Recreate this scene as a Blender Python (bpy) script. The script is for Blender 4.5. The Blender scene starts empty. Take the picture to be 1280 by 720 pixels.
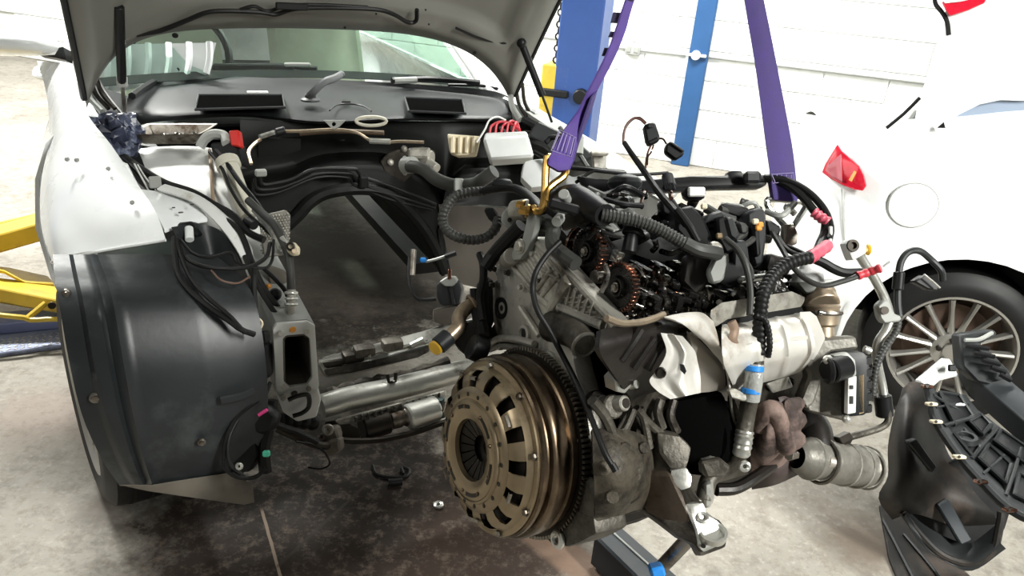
import bpy, bmesh, math, random
from math import sin, cos, pi, radians, sqrt, atan2
from mathutils import Vector, Matrix, noise

SC = bpy.context.scene
COL = SC.collection
R_ = random.Random(7)
V = Vector

# ---------------------------------------------------------------- camera
F = 950.0                                    # focal length in pixels of a 1280 x 720 frame
PITCH, ROLL, CAMZ = radians(24), radians(5), 1.5
CAM = V((0, 0, CAMZ))
fw = V((0, cos(PITCH), -sin(PITCH)))
_r0, _u0 = V((1, 0, 0)), V((0, sin(PITCH), cos(PITCH)))
rt = _r0 * cos(ROLL) + _u0 * sin(ROLL)
up = _u0 * cos(ROLL) - _r0 * sin(ROLL)
cam = bpy.data.cameras.new('camera'); cam.sensor_width = 36; cam.lens = F / 1280 * 36
cam.clip_start = 0.02
co = bpy.data.objects.new('camera', cam); COL.objects.link(co)
co.matrix_world = Matrix(((rt.x, up.x, -fw.x, CAM.x), (rt.y, up.y, -fw.y, CAM.y), (rt.z, up.z, -fw.z, CAM.z), (0, 0, 0, 1)))
SC.camera = co

# ---------------------------------------------------------------- light
w = bpy.data.worlds.new('world'); SC.world = w; w.use_nodes = True
w.node_tree.nodes['Background'].inputs[0].default_value = (0.9, 1.0, 0.98, 1)
w.node_tree.nodes['Background'].inputs[1].default_value = 0.03
SC.view_settings.view_transform = 'Standard'; SC.view_settings.look = 'None'
SC.view_settings.gamma = 1; SC.view_settings.use_curve_mapping = False
SC.view_settings.exposure = 0.0
def area(name, loc, to, sx, sy, watt, col=(1, 1, 0.95), spread=180):
    l = bpy.data.lights.new(name, 'AREA'); l.shape = 'RECTANGLE'; l.size = sx; l.size_y = sy; l.energy = watt; l.color = col; l.spread = radians(spread)
    o = bpy.data.objects.new(name, l); COL.objects.link(o); o.location = loc
    o.rotation_euler = (V(to) - V(loc)).to_track_quat('-Z', 'Y').to_euler()
area('area_lamp', (-3.2, 4.3, 3.8), (-2.9, 3.7, 0), 1.3, 0.25, 500)
area('area_lamp', (0.9, 4.5, 3.8), (1.0, 5.2, 0), 2.4, 0.3, 370)
area('area_lamp', (2.9, -1.2, 3.3), (1.6, 1.8, 0.4), 0.3, 2.0, 115, spread=85)
area('area_lamp', (-3.2, -0.6, 3.9), (-2.4, 0.6, 0), 0.3, 2.4, 62)
area('area_lamp', (-4.6, 6.2, 3.8), (-4.6, 6.6, 0), 2.4, 0.3, 260)  # added, unseen: brightens the left part of the back wall

# ---------------------------------------------------------------- frames
def ray(px, py): return fw + rt * ((px - 640) / F) + up * ((360 - py) / F)
def at(px, py, d): return CAM + ray(px, py) * d
def hit(px, py, o, n):
    v = ray(px, py); return CAM + v * ((o - CAM).dot(n) / v.dot(n))
class Frame:
    def __init__(s, o, yaw, tilt=0.0):
        s.o = V(o); s.x = V((cos(yaw) * cos(tilt), sin(yaw) * cos(tilt), sin(tilt)))
        s.y = V((-sin(yaw), cos(yaw), 0)); s.z = s.x.cross(s.y)
    def __call__(s, a, b, c): return s.o + s.x * a + s.y * b + s.z * c
    def px(s, px, py, a): return hit(px, py, s.o + s.x * a, s.x)      # point of a plane x = a
    def py(s, px, py, a): return hit(px, py, s.o + s.y * a, s.y)
    def pz(s, px, py, a): return hit(px, py, s.o + s.z * a, s.z)
    def l(s, p): q = V(p) - s.o; return V((q.dot(s.x), q.dot(s.y), q.dot(s.z)))
    @property
    def ax(s): return (s.x, s.y, s.z)
_hm = (at(105, 105, 2.22) + at(640, 120, 2.83)) / 2
_k = Frame((0, 0, 0), radians(28.5))
K = Frame(V((_hm.x, _hm.y, 0)) - _k.y * 0.75, radians(28.5))       # engineless car: x across, y back from the axle
E = Frame(at(625, 557, 1.17), radians(33), radians(-8.5))          # engine: x along the crank from the flywheel
_w = at(1188, 450, 2.72)
W = Frame((_w.x, _w.y, 0), radians(-17))                           # white car by the wall: x to its front
WL = Frame((1.319, 6.167, 0), atan2(-2.24, 6.93))                  # back wall
WORLD = Frame((0, 0, 0), 0)
CAMAX = (rt, fw, up)
def fz(px, py, z=0.0): return hit(px, py, V((0, 0, z)), V((0, 0, 1)))

# ---------------------------------------------------------------- materials
MATS = {}
def mat(name, col, rough=0.5, metal=0.0, var=0.12, scale=8.0, bump=0.0, bscale=40.0, dirt=None, damt=0.0, dscale=5.0, coat=0.0, spec=0.5, rvar=0.1):
    m = bpy.data.materials.new(name); m.use_nodes = True
    nt = m.node_tree; N = nt.nodes; L = nt.links; b = N['Principled BSDF']
    tc = N.new('ShaderNodeTexCoord')
    n1 = N.new('ShaderNodeTexNoise'); n1.inputs['Scale'].default_value = scale; n1.inputs['Detail'].default_value = 6
    L.new(tc.outputs['Object'], n1.inputs['Vector'])
    mx = N.new('ShaderNodeMix'); mx.data_type = 'RGBA'
    d = tuple(max(0, c * (1 - var)) for c in col); h = tuple(min(1, c * (1 + var)) for c in col)
    mx.inputs[6].default_value = (*d, 1); mx.inputs[7].default_value = (*h, 1)
    rp = N.new('ShaderNodeMapRange'); rp.inputs[1].default_value = 0.3; rp.inputs[2].default_value = 0.7
    L.new(n1.outputs[0], rp.inputs[0]); L.new(rp.outputs[0], mx.inputs[0])
    out = mx.outputs[2]
    if dirt:
        n2 = N.new('ShaderNodeTexNoise'); n2.inputs['Scale'].default_value = dscale; n2.inputs['Detail'].default_value = 9; n2.inputs['Roughness'].default_value = 0.7
        L.new(tc.outputs['Object'], n2.inputs['Vector'])
        r2 = N.new('ShaderNodeMapRange'); r2.inputs[1].default_value = 0.62 - damt * 0.35; r2.inputs[2].default_value = 0.80 - damt * 0.35
        L.new(n2.outputs[0], r2.inputs[0])
        m2 = N.new('ShaderNodeMix'); m2.data_type = 'RGBA'; L.new(r2.outputs[0], m2.inputs[0]); L.new(out, m2.inputs[6]); m2.inputs[7].default_value = (*dirt, 1)
        out = m2.outputs[2]
    L.new(out, b.inputs['Base Color'])
    rr = N.new('ShaderNodeMapRange'); rr.inputs[3].default_value = max(0.03, rough - rvar); rr.inputs[4].default_value = min(1, rough + rvar)
    L.new(n1.outputs[0], rr.inputs[0]); L.new(rr.outputs[0], b.inputs['Roughness'])
    b.inputs['Metallic'].default_value = metal; b.inputs['Coat Weight'].default_value = coat; b.inputs['Specular IOR Level'].default_value = spec
    if bump:
        n3 = N.new('ShaderNodeTexNoise'); n3.inputs['Scale'].default_value = bscale; n3.inputs['Detail'].default_value = 4
        L.new(tc.outputs['Object'], n3.inputs['Vector'])
        bp = N.new('ShaderNodeBump'); bp.inputs['Strength'].default_value = bump; bp.inputs['Distance'].default_value = 0.004
        L.new(n3.outputs[0], bp.inputs['Height']); L.new(bp.outputs[0], b.inputs['Normal'])
    MATS[name] = m; return m
white = mat('white_paint', (0.80, 0.82, 0.82), 0.28, var=0.02, coat=0.5)
offwhite = mat('white_primer', (0.62, 0.63, 0.61), 0.5, var=0.08, dirt=(0.25, 0.2, 0.14), damt=0.1, dscale=9)
hoodgrey = mat('grey_underside', (0.15, 0.148, 0.13), 0.42, var=0.08, scale=5)
padgrey = mat('grey_hood_pad', (0.09, 0.09, 0.078), 0.6, var=0.1)
greymet = mat('grey_painted_edge', (0.30, 0.31, 0.29), 0.45, var=0.08)
blk = mat('black_plastic', (0.007, 0.0075, 0.008), 0.42, var=0.3, spec=0.25)
blk2 = mat('grey_black_plastic', (0.017, 0.019, 0.020), 0.45, var=0.3, scale=4, spec=0.3)
rub = mat('black_rubber', (0.007, 0.007, 0.007), 0.5, var=0.25, spec=0.25)
hosegrey = mat('dusty_hose', (0.036, 0.036, 0.034), 0.5, var=0.25, spec=0.4)
liner = mat('liner_plastic', (0.018, 0.021, 0.023), 0.36, var=0.4, scale=3, spec=0.4, dirt=(0.055, 0.062, 0.064), damt=0.3, dscale=4, bump=0.05, bscale=60)
felt = mat('firewall_insulation', (0.0035, 0.0038, 0.0035), 0.5, var=0.3, scale=6, spec=0.22, bump=0.15, bscale=30)
alu = mat('cast_aluminium', (0.42, 0.405, 0.36), 0.48, 0.55, var=0.18, scale=9, bump=0.35, bscale=120, dirt=(0.10, 0.085, 0.065), damt=0.35, dscale=11)
alud = mat('dirty_aluminium', (0.115, 0.105, 0.086), 0.5, 0.45, var=0.3, scale=7, bump=0.5, bscale=90, dirt=(0.028, 0.023, 0.018), damt=0.62, dscale=9)
alub = mat('bright_aluminium', (0.62, 0.62, 0.58), 0.35, 0.8, var=0.12, scale=12, bump=0.2, bscale=60, dirt=(0.16, 0.13, 0.10), damt=0.2, dscale=12)
chrome = mat('bright_steel', (0.62, 0.62, 0.60), 0.22, 1.0, var=0.1, dirt=(0.2, 0.17, 0.13), damt=0.15, dscale=14)
steel = mat('grimy_steel', (0.26, 0.24, 0.21), 0.38, 0.9, var=0.2, dirt=(0.07, 0.05, 0.035), damt=0.45, dscale=13)
shield = mat('heat_shield', (0.72, 0.70, 0.65), 0.40, 0.4, var=0.08, scale=10, bump=0.25, bscale=35, dirt=(0.34, 0.25, 0.17), damt=0.18, dscale=7)
shieldp = mat('plain_heat_shield', (0.52, 0.48, 0.43), 0.40, 0.7, var=0.08, scale=10, dirt=(0.3, 0.24, 0.18), damt=0.15)
tan = mat('clutch_tan_steel', (0.33, 0.26, 0.17), 0.36, 0.85, var=0.18, scale=14, dirt=(0.12, 0.08, 0.045), damt=0.3, dscale=10)
brown = mat('bronzed_steel', (0.20, 0.145, 0.095), 0.30, 0.9, var=0.3, scale=6, dirt=(0.06, 0.045, 0.03), damt=0.4, dscale=7)
darkst = mat('dark_steel', (0.035, 0.03, 0.025), 0.42, 0.8, var=0.3)
oily = mat('oily_black', (0.014, 0.013, 0.012), 0.16, 0.35, var=0.5, scale=30, bump=0.5, bscale=120, rvar=0.12)
oilyst = mat('oily_steel', (0.55, 0.52, 0.48), 0.18, 1.0, var=0.5, scale=40, dirt=(0.015, 0.013, 0.012), damt=0.6, dscale=30)
copper = mat('oily_copper', (0.26, 0.13, 0.09), 0.16, 0.95, var=0.3, scale=30, dirt=(0.05, 0.03, 0.02), damt=0.4, dscale=40)
alum = mat('weathered_aluminium', (0.21, 0.20, 0.175), 0.45, 0.45, var=0.2, scale=8, bump=0.3, bscale=80, dirt=(0.09, 0.08, 0.065), damt=0.4, dscale=9)
rust = mat('rusted_iron', (0.25, 0.175, 0.15), 0.75, 0.2, var=0.3, scale=10, bump=0.5, bscale=80, dirt=(0.05, 0.034, 0.03), damt=0.62, dscale=11)
egr = mat('tanned_metal', (0.46, 0.37, 0.27), 0.38, 0.75, var=0.2, dirt=(0.2, 0.14, 0.09), damt=0.4)
gold = mat('gold_passivated', (0.50, 0.30, 0.085), 0.28, 1.0, var=0.2)
purple = mat('purple_webbing', (0.085, 0.045, 0.245), 0.75, var=0.15, scale=30, bump=0.12, bscale=500)
purpled = mat('dark_purple_webbing', (0.05, 0.03, 0.155), 0.75, var=0.15, scale=30, bump=0.12, bscale=500)
dmark = mat('dark_mark', (0.02, 0.015, 0.045), 0.8)
stitch = mat('pale_stitching', (0.42, 0.36, 0.60), 0.8)
red = mat('red_tape', (0.52, 0.035, 0.05), 0.45, var=0.1)
pink = mat('pink_tape', (0.60, 0.09, 0.14), 0.5, var=0.15)
redp = mat('red_plastic', (0.55, 0.02, 0.015), 0.35)
bluet = mat('blue_tape', (0.02, 0.22, 0.65), 0.4)
greenp = mat('green_plastic', (0.10, 0.62, 0.42), 0.4)
pinkp = mat('magenta_plastic', (0.75, 0.05, 0.25), 0.4)
orangep = mat('orange_plastic', (0.75, 0.30, 0.03), 0.4)
yellow = mat('yellow_paint', (0.60, 0.42, 0.035), 0.45, var=0.12, dirt=(0.30, 0.20, 0.05), damt=0.2)
yellowp = mat('yellow_plastic', (0.72, 0.42, 0.02), 0.4)
blue = mat('blue_paint', (0.018, 0.062, 0.24), 0.42, var=0.06)
blued = mat('steel_blue_paint', (0.018, 0.075, 0.20), 0.5, var=0.08)
cream = mat('cream_plastic', (0.70, 0.62, 0.45), 0.45, var=0.06)
creamt = mat('cream_tube', (0.55, 0.53, 0.44), 0.45, var=0.08)
label_w = mat('white_label', (0.72, 0.73, 0.70), 0.5)
slate = mat('slate_paint', (0.010, 0.014, 0.018), 0.6, var=0.15)
cloth = mat('blue_rag', (0.035, 0.042, 0.075), 0.32, var=0.7, scale=12, dirt=(0.30, 0.34, 0.46), damt=0.3, dscale=14)  # paler patches paint whitish highlights into the cloth colour
wallp = mat('painted_wall', (0.80, 0.82, 0.79), 0.8, var=0.02, scale=3)
dimwall = mat('grey_painted_wall', (0.30, 0.30, 0.29), 0.8, var=0.05, scale=2)
conduitg = mat('grey_white_plastic', (0.36, 0.37, 0.36), 0.5)
trunkw = mat('white_plastic', (0.62, 0.64, 0.63), 0.5)
dustfloor = mat('dusty_undertray', (0.125, 0.11, 0.09), 0.7, var=0.3, dirt=(0.04, 0.033, 0.026), damt=0.4)
alloy = mat('alloy_wheel', (0.42, 0.41, 0.38), 0.35, 0.8, var=0.1)
discs = mat('brake_disc', (0.12, 0.08, 0.06), 0.5, 0.6, var=0.4)
dgreen = mat('green_pad', (0.03, 0.03, 0.028), 0.7)

def glass_mat(name, col, rough=0.02, trans=0.85):
    m = bpy.data.materials.new(name); m.use_nodes = True; nt = m.node_tree
    nt.nodes.remove(nt.nodes['Principled BSDF'])
    t = nt.nodes.new('ShaderNodeBsdfTransparent'); t.inputs[0].default_value = (*col, 1)
    g = nt.nodes.new('ShaderNodeBsdfGlossy'); g.inputs[0].default_value = (1, 1, 1, 1); g.inputs['Roughness'].default_value = rough
    lw = nt.nodes.new('ShaderNodeLayerWeight'); lw.inputs[0].default_value = 0.5
    pw = nt.nodes.new('ShaderNodeMath'); pw.operation = 'POWER'; pw.inputs[1].default_value = 4.0; nt.links.new(lw.outputs['Facing'], pw.inputs[0])
    fr = nt.nodes.new('ShaderNodeMath'); fr.operation = 'MULTIPLY_ADD'; fr.inputs[1].default_value = 0.8; fr.inputs[2].default_value = 0.05; nt.links.new(pw.outputs[0], fr.inputs[0])
    mx = nt.nodes.new('ShaderNodeMixShader'); nt.links.new(fr.outputs[0], mx.inputs[0]); nt.links.new(t.outputs[0], mx.inputs[1]); nt.links.new(g.outputs[0], mx.inputs[2])
    nt.links.new(mx.outputs[0], nt.nodes['Material Output'].inputs[0]); return m
glass = glass_mat('tinted_glass', (0.74, 0.85, 0.80))
voidblk = mat('void_shade_black', (0.003, 0.003, 0.003), 0.95, spec=0.0)  # flat black painted in for the shade inside vents and openings
lens_red = mat('red_lens', (0.62, 0.012, 0.035), 0.08, var=0.15, scale=30, coat=1.0)
lens_amb = mat('amber_lens', (0.85, 0.38, 0.10), 0.2, coat=1.0)
lens_pale = mat('pale_red_lens', (0.62, 0.16, 0.20), 0.12, coat=1.0)

# ---------------------------------------------------------------- geometry
class B:
    """collects shapes, given in world points, into one mesh"""
    def __init__(s): s.bm = bmesh.new()
    def _add(s, bm):
        me = bpy.data.meshes.new('tmp'); bm.to_mesh(me); bm.free(); s.bm.from_mesh(me); bpy.data.meshes.remove(me); return s
    def box(s, c, size, ax=WORLD.ax, bev=0.0, seg=1):
        bm = bmesh.new(); h = [x / 2 for x in size]
        vs = [bm.verts.new(c + ax[0] * (i * h[0]) + ax[1] * (j * h[1]) + ax[2] * (k * h[2])) for i in (-1, 1) for j in (-1, 1) for k in (-1, 1)]
        for f in ((0, 1, 3, 2), (4, 6, 7, 5), (0, 4, 5, 1), (2, 3, 7, 6), (0, 2, 6, 4), (1, 5, 7, 3)): bm.faces.new([vs[i] for i in f])
        bmesh.ops.recalc_face_normals(bm, faces=bm.faces)
        if bev: bmesh.ops.bevel(bm, geom=bm.edges[:], offset=bev, segments=seg, affect='EDGES', profile=0.6)
        return s._add(bm)
    def prism(s, pts, vec, bev=0.0, seg=1, holes=()):
        bm = bmesh.new(); vec = V(vec)
        if holes:
            es = []
            for lp in (pts, *holes):
                vs = [bm.verts.new(p) for p in lp]; es += [bm.edges.new((vs[i], vs[(i + 1) % len(vs)])) for i in range(len(vs))]
            bmesh.ops.triangle_fill(bm, edges=es, use_beauty=True)
        else:
            bm.faces.new([bm.verts.new(p) for p in pts])
        r = bmesh.ops.extrude_face_region(bm, geom=bm.faces[:])
        bmesh.ops.translate(bm, verts=[v for v in r['geom'] if isinstance(v, bmesh.types.BMVert)], vec=vec)
        bmesh.ops.recalc_face_normals(bm, faces=bm.faces)
        if bev:
            ed = [e for e in bm.edges if len(e.link_faces) == 2 and e.calc_face_angle(0) > 0.5]
            bmesh.ops.bevel(bm, geom=ed, offset=bev, segments=seg, affect='EDGES', profile=0.6)
        return s._add(bm)
    def tube(s, pts, r, n=8, closed=False, sm=6, rf=None, step=None, squash=None, cap=True):
        pts = [V(p) for p in pts]
        if sm > 1 and len(pts) > 2:
            q = []; m = len(pts)
            for i in range(m if closed else m - 1):
                p0 = pts[(i - 1) % m] if closed or i > 0 else pts[0] * 2 - pts[1]
                p1 = pts[i]; p2 = pts[(i + 1) % m]
                p3 = pts[(i + 2) % m] if closed or i + 2 < m else p2 * 2 - p1
                for k in range(sm):
                    t = k / sm
                    q.append(0.5 * ((2 * p1) + (p2 - p0) * t + (2 * p0 - 5 * p1 + 4 * p2 - p3) * t * t + (3 * p1 - p0 - 3 * p2 + p3) * t ** 3))
            if not closed: q.append(pts[-1])
            pts = q
        if step:
            q = [pts[0]]; acc = 0.0
            src = pts + ([pts[0]] if closed else [])
            for a, b in zip(src, src[1:]):
                d = (b - a).length; t = step - acc
                while t < d: q.append(a.lerp(b, t / d)); t += step
                acc = d - (t - step)
            pts = q
        m = len(pts); bm = s.bm; rings = []; nrm = None
        for i, p in enumerate(pts):
            a = pts[(i - 1) % m] if closed or i else p; b = pts[(i + 1) % m] if closed or i < m - 1 else p
            t = (b - a); t = t.normalized() if t.length > 1e-9 else V((0, 0, 1))
            if nrm is None:
                nrm = (squash[1] if squash else (V((0, 0, 1)) if abs(t.z) < 0.9 else V((1, 0, 0))))
            nrm = nrm - t * nrm.dot(t)
            nrm = nrm.normalized() if nrm.length > 1e-6 else t.orthogonal().normalized()
            bn = t.cross(nrm)
            rr = (r(i / max(1, m - 1)) if callable(r) else r) * (rf(i) if rf else 1)
            sq = squash[0] if squash else 1
            rings.append([bm.verts.new(p + nrm * (cos(2 * pi * k / n) * rr * sq) + bn * (sin(2 * pi * k / n) * rr)) for k in range(n)])
        for i in range(m if closed else m - 1):
            A, Bb = rings[i], rings[(i + 1) % m]
            for k in range(n): bm.faces.new((A[k], A[(k + 1) % n], Bb[(k + 1) % n], Bb[k]))
        if not closed and cap:
            bm.faces.new(rings[0][::-1]); bm.faces.new(rings[-1])
        return s
    def hose(s, pts, r, pitch=0.006, n=10, closed=False, sm=8):
        return s.tube(pts, r, n, closed, sm, rf=lambda i: (1.0, 1.0, 0.84)[i % 3], step=pitch / 3)
    def lathe(s, o, axis, prof, n=32, a0=0.0, a1=2 * pi, ref=None):
        axis = V(axis).normalized(); rx = ref or axis.orthogonal().normalized(); rx = (rx - axis * rx.dot(axis)).normalized(); ry = axis.cross(rx)
        full = abs(a1 - a0 - 2 * pi) < 1e-6; k = n if full else n + 1
        rings = []
        for t, r in prof:
            if r < 1e-6: rings.append([s.bm.verts.new(o + axis * t)]); continue
            rings.append([s.bm.verts.new(o + axis * t + (rx * cos(a0 + (a1 - a0) * i / n) + ry * sin(a0 + (a1 - a0) * i / n)) * r) for i in range(k)])
        for A, Bb in zip(rings, rings[1:]):
            for i in range(n):
                j = (i + 1) % k
                f = [A[i % len(A)], A[j % len(A)], Bb[j % len(Bb)], Bb[i % len(Bb)]]
                f = list(dict.fromkeys(f))
                if len(f) > 2:
                    try: s.bm.faces.new(f)
                    except ValueError: pass
        return s
    def cyl(s, a, b, r, r2=None, n=14, bev=0.0):
        a, b = V(a), V(b); L = (b - a).length; r2 = r if r2 is None else r2
        bv = bev or min(r, L) * 0.12
        return s.lathe(a, b - a, [(0, 0), (0, r - bv), (bv, r), (L - bv, r2), (L, r2 - bv), (L, 0)], n)
    def ring(s, o, axis, r, t, n=24, m=8):
        axis = V(axis).normalized(); a = axis.orthogonal().normalized(); b = axis.cross(a)
        return s.tube([o + (a * cos(2 * pi * i / n) + b * sin(2 * pi * i / n)) * r for i in range(n)], t, m, True, 1)
    def ball(s, c, r, n=12, sc=None, ax=WORLD.ax):
        sc = sc or (1, 1, 1); bm = bmesh.new(); bmesh.ops.create_uvsphere(bm, u_segments=n, v_segments=max(6, n // 2), radius=1)
        for v in bm.verts: v.co = c + ax[0] * (v.co.x * r * sc[0]) + ax[1] * (v.co.y * r * sc[1]) + ax[2] * (v.co.z * r * sc[2])
        return s._add(bm)
    def grid(s, rows, th=0.0, sub=0):
        bm = bmesh.new(); vs = [[bm.verts.new(p) for p in r] for r in rows]
        for i in range(len(vs) - 1):
            for j in range(len(vs[0]) - 1): bm.faces.new((vs[i][j], vs[i][j + 1], vs[i + 1][j + 1], vs[i + 1][j]))
        if sub:
            bmesh.ops.subdivide_edges(bm, edges=bm.edges[:], cuts=sub, use_grid_fill=True, smooth=1.0)
        if th:
            bmesh.ops.recalc_face_normals(bm, faces=bm.faces)
            bmesh.ops.solidify(bm, geom=bm.faces[:], thickness=th)
        return s._add(bm)
    def bolt(s, p, ax, r, h, wash=True):
        ax = V(ax).normalized()
        if wash: s.lathe(p, ax, [(0, r * 1.35), (h * 0.25, r * 1.35), (h * 0.3, 0)], 12)
        return s.lathe(p, ax, [(0, r), (h * 0.85, r), (h, r * 0.85), (h, 0)], 6)

def dense(rows, m, k):
    """a smooth finer grid through a coarse one (m rows between rows, k columns between columns)"""
    def cr(P, t):
        n = len(P) - 1; x = min(t * n, n - 1e-6); i = int(x); u = x - i
        p1, p2 = P[i], P[i + 1]; p0 = P[i - 1] if i else p1 * 2 - p2; p3 = P[i + 2] if i + 2 <= n else p2 * 2 - p1
        return 0.5 * ((2 * p1) + (p2 - p0) * u + (2 * p0 - 5 * p1 + 4 * p2 - p3) * u * u + (3 * p1 - p0 - 3 * p2 + p3) * u ** 3)
    nc = (len(rows[0]) - 1) * k; nr = (len(rows) - 1) * m
    R1 = [[cr([V(p) for p in r], j / nc) for j in range(nc + 1)] for r in rows]
    return [[cr([r[j] for r in R1], i / nr) for j in range(nc + 1)] for i in range(nr + 1)]

def wpos(o):
    p = V((0, 0, 0))
    while o: p = p + o.location; o = o.parent
    return p
def obj(name, b, m, parent=None, ang=35, smooth=True, base=None):
    bm = b.bm if isinstance(b, B) else b
    if parent is not None: off = wpos(parent)
    elif base is not None: off = V(base)
    else:
        c = [v.co for v in bm.verts]; n = len(c)
        off = V((sum(p.x for p in c) / n, sum(p.y for p in c) / n, min(p.z for p in c)))
    bmesh.ops.recalc_face_normals(bm, faces=bm.faces)
    for v in bm.verts: v.co -= off
    me = bpy.data.meshes.new(name); bm.to_mesh(me); bm.free()
    for mm in (m if isinstance(m, (list, tuple)) else [m]): me.materials.append(mm)
    if smooth:
        me.polygons.foreach_set('use_smooth', [True] * len(me.polygons)); me.set_sharp_from_angle(angle=radians(ang))
    o = bpy.data.objects.new(name, me); COL.objects.link(o)
    if parent is not None: o.parent = parent
    else: o.location = off
    return o
def tag(o, label, cat, group=None, kind=None):
    o['label'] = label; o['category'] = cat
    if group: o['group'] = group
    if kind: o['kind'] = kind
    return o
def thing(name, loc, label, cat, group=None):
    o = bpy.data.objects.new(name, None); COL.objects.link(o); o.location = loc; o.empty_display_size = 0.05
    return tag(o, label, cat, group)
def struct(name, b, m, **k):
    o = obj(name, b, m, **k)
    if o.parent is None: o['kind'] = 'structure'
    return o
def pts(L, d=None):
    """pixels + depth -> points; (px, py) take the depth d (a number or a function of px)"""
    return [at(p[0], p[1], p[2] if len(p) > 2 else (d(p[0]) if callable(d) else d)) for p in L]
def wire(name, L, rpx, m, parent, d=None, n=7, sm=7, corr=0.0):
    P_ = pts(L, d); dd = (P_[0] - CAM).dot(fw); r = rpx * dd / F
    b = B()
    if corr: b.hose(P_, r, corr)
    else: b.tube(P_, r, n, sm=sm)
    return obj(name, b, m, parent)
def circ(c, axis, r, n=14, ry=None, ref=None):
    axis = V(axis).normalized(); a = ref or axis.orthogonal().normalized(); a = (a - axis * a.dot(axis)).normalized(); b = axis.cross(a); ry = ry or r
    return [c + a * (cos(2 * pi * i / n) * r) + b * (sin(2 * pi * i / n) * ry) for i in range(n)]

# ================================================================ the room
def floor_mat():
    m = bpy.data.materials.new('stained_shaded_concrete'); m.use_nodes = True; nt = m.node_tree; N = nt.nodes; L = nt.links; b = N['Principled BSDF']
    geo = N.new('ShaderNodeNewGeometry')
    def noise_(sc, det=8, ro=0.6):
        n = N.new('ShaderNodeTexNoise'); n.inputs['Scale'].default_value = sc; n.inputs['Detail'].default_value = det; n.inputs['Roughness'].default_value = ro
        L.new(geo.outputs['Position'], n.inputs['Vector']); return n.outputs[0]
    def mp(v, a, b_, c=0.0, d=1.0):
        r = N.new('ShaderNodeMapRange'); r.inputs[1].default_value = a; r.inputs[2].default_value = b_; r.inputs[3].default_value = c; r.inputs[4].default_value = d
        L.new(v, r.inputs[0]); return r.outputs[0]
    def mix(f, a, c):
        x = N.new('ShaderNodeMix'); x.data_type = 'RGBA'; L.new(f, x.inputs[0])
        (L.new(a, x.inputs[6]) if not isinstance(a, tuple) else x.inputs[6].__setattr__('default_value', (*a, 1)))
        x.inputs[7].default_value = (*c, 1); return x.outputs[2]
    def mth(op, a, c):
        x = N.new('ShaderNodeMath'); x.operation = op
        for i, q in enumerate((a, c)):
            if isinstance(q, (int, float)): x.inputs[i].default_value = q
            else: L.new(q, x.inputs[i])
        return x.outputs[0]
    n1, n2, n3 = noise_(1.6), noise_(9, 10, 0.7), noise_(45, 6)
    c = mix(mp(n1, 0.35, 0.68), (0.31, 0.292, 0.255), (0.20, 0.184, 0.16))
    c = mix(mp(n2, 0.50, 0.66, 0, 0.75), c, (0.125, 0.11, 0.092))
    c = mix(mp(n3, 0.54, 0.70, 0, 0.5), c, (0.40, 0.375, 0.33))
    rough = mp(n2, 0.3, 0.7, 0.85, 0.6)
    nz = noise_(5, 10, 0.72)
    for (px, py, r, soft, col, amt) in ((470, 640, 0.50, 0.16, (0.018, 0.012, 0.009), 0.98), (590, 700, 0.40, 0.13, (0.032, 0.020, 0.014), 0.97), (330, 690, 0.42, 0.16, (0.026, 0.018, 0.014), 0.96),  # oil stains before the car, deepened to take in its shadow
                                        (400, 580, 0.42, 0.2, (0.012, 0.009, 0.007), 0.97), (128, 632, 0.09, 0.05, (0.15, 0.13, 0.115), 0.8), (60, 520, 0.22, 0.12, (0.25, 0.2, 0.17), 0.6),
                                        (1080, 680, 0.15, 0.1, (0.14, 0.11, 0.085), 0.85), (470, 375, 0.45, 0.1, (0.016, 0.013, 0.011), 0.96), (430, 330, 0.7, 0.3, (0.12, 0.10, 0.085), 0.8)):  # last two paint the shade under the car into the floor
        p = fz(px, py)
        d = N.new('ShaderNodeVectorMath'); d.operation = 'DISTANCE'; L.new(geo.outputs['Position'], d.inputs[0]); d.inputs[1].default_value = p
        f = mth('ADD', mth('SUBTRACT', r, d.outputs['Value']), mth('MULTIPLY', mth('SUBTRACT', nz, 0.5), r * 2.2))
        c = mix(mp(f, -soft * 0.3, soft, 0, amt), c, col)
    c = mix(mp(noise_(24, 9, 0.8), 0.50, 0.62, 0, 0.5), c, (0.15, 0.118, 0.092))
    # the narrow brown strip that runs under the engine, and two scratches
    for (a, e, wd, col, amt, nj) in (((668, 662), (790, 760), 0.055, (0.13, 0.085, 0.06), 0.9, 0.03), ((328, 640), (352, 725), 0.004, (0.32, 0.25, 0.19), 0.6, 0.01), ((350, 705), (455, 608), 0.005, (0.03, 0.025, 0.02), 0.8, 0.01), ((0, 425), (90, 404), 0.006, (0.05, 0.045, 0.04), 0.8, 0.01)):
        A, Bq = fz(*a), fz(*e); dv = (Bq - A); ln = dv.length; dv.normalize(); nr = V((-dv.y, dv.x, 0))
        s1 = N.new('ShaderNodeVectorMath'); s1.operation = 'SUBTRACT'; L.new(geo.outputs['Position'], s1.inputs[0]); s1.inputs[1].default_value = A
        def dot(v):
            q = N.new('ShaderNodeVectorMath'); q.operation = 'DOT_PRODUCT'; L.new(s1.outputs[0], q.inputs[0]); q.inputs[1].default_value = v; return q.outputs['Value']
        across = mth('ABSOLUTE', mth('ADD', dot(nr), mth('MULTIPLY', mth('SUBTRACT', nz, 0.5), nj)), 0)
        along = mth('ABSOLUTE', mth('SUBTRACT', dot(dv), ln / 2), 0)
        f = mth('MULTIPLY', mp(across, wd * 0.8, wd * 1.2, 1, 0), mp(along, ln / 2, ln / 2 + 0.02, amt, 0))
        c = mix(f, c, col)
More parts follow.
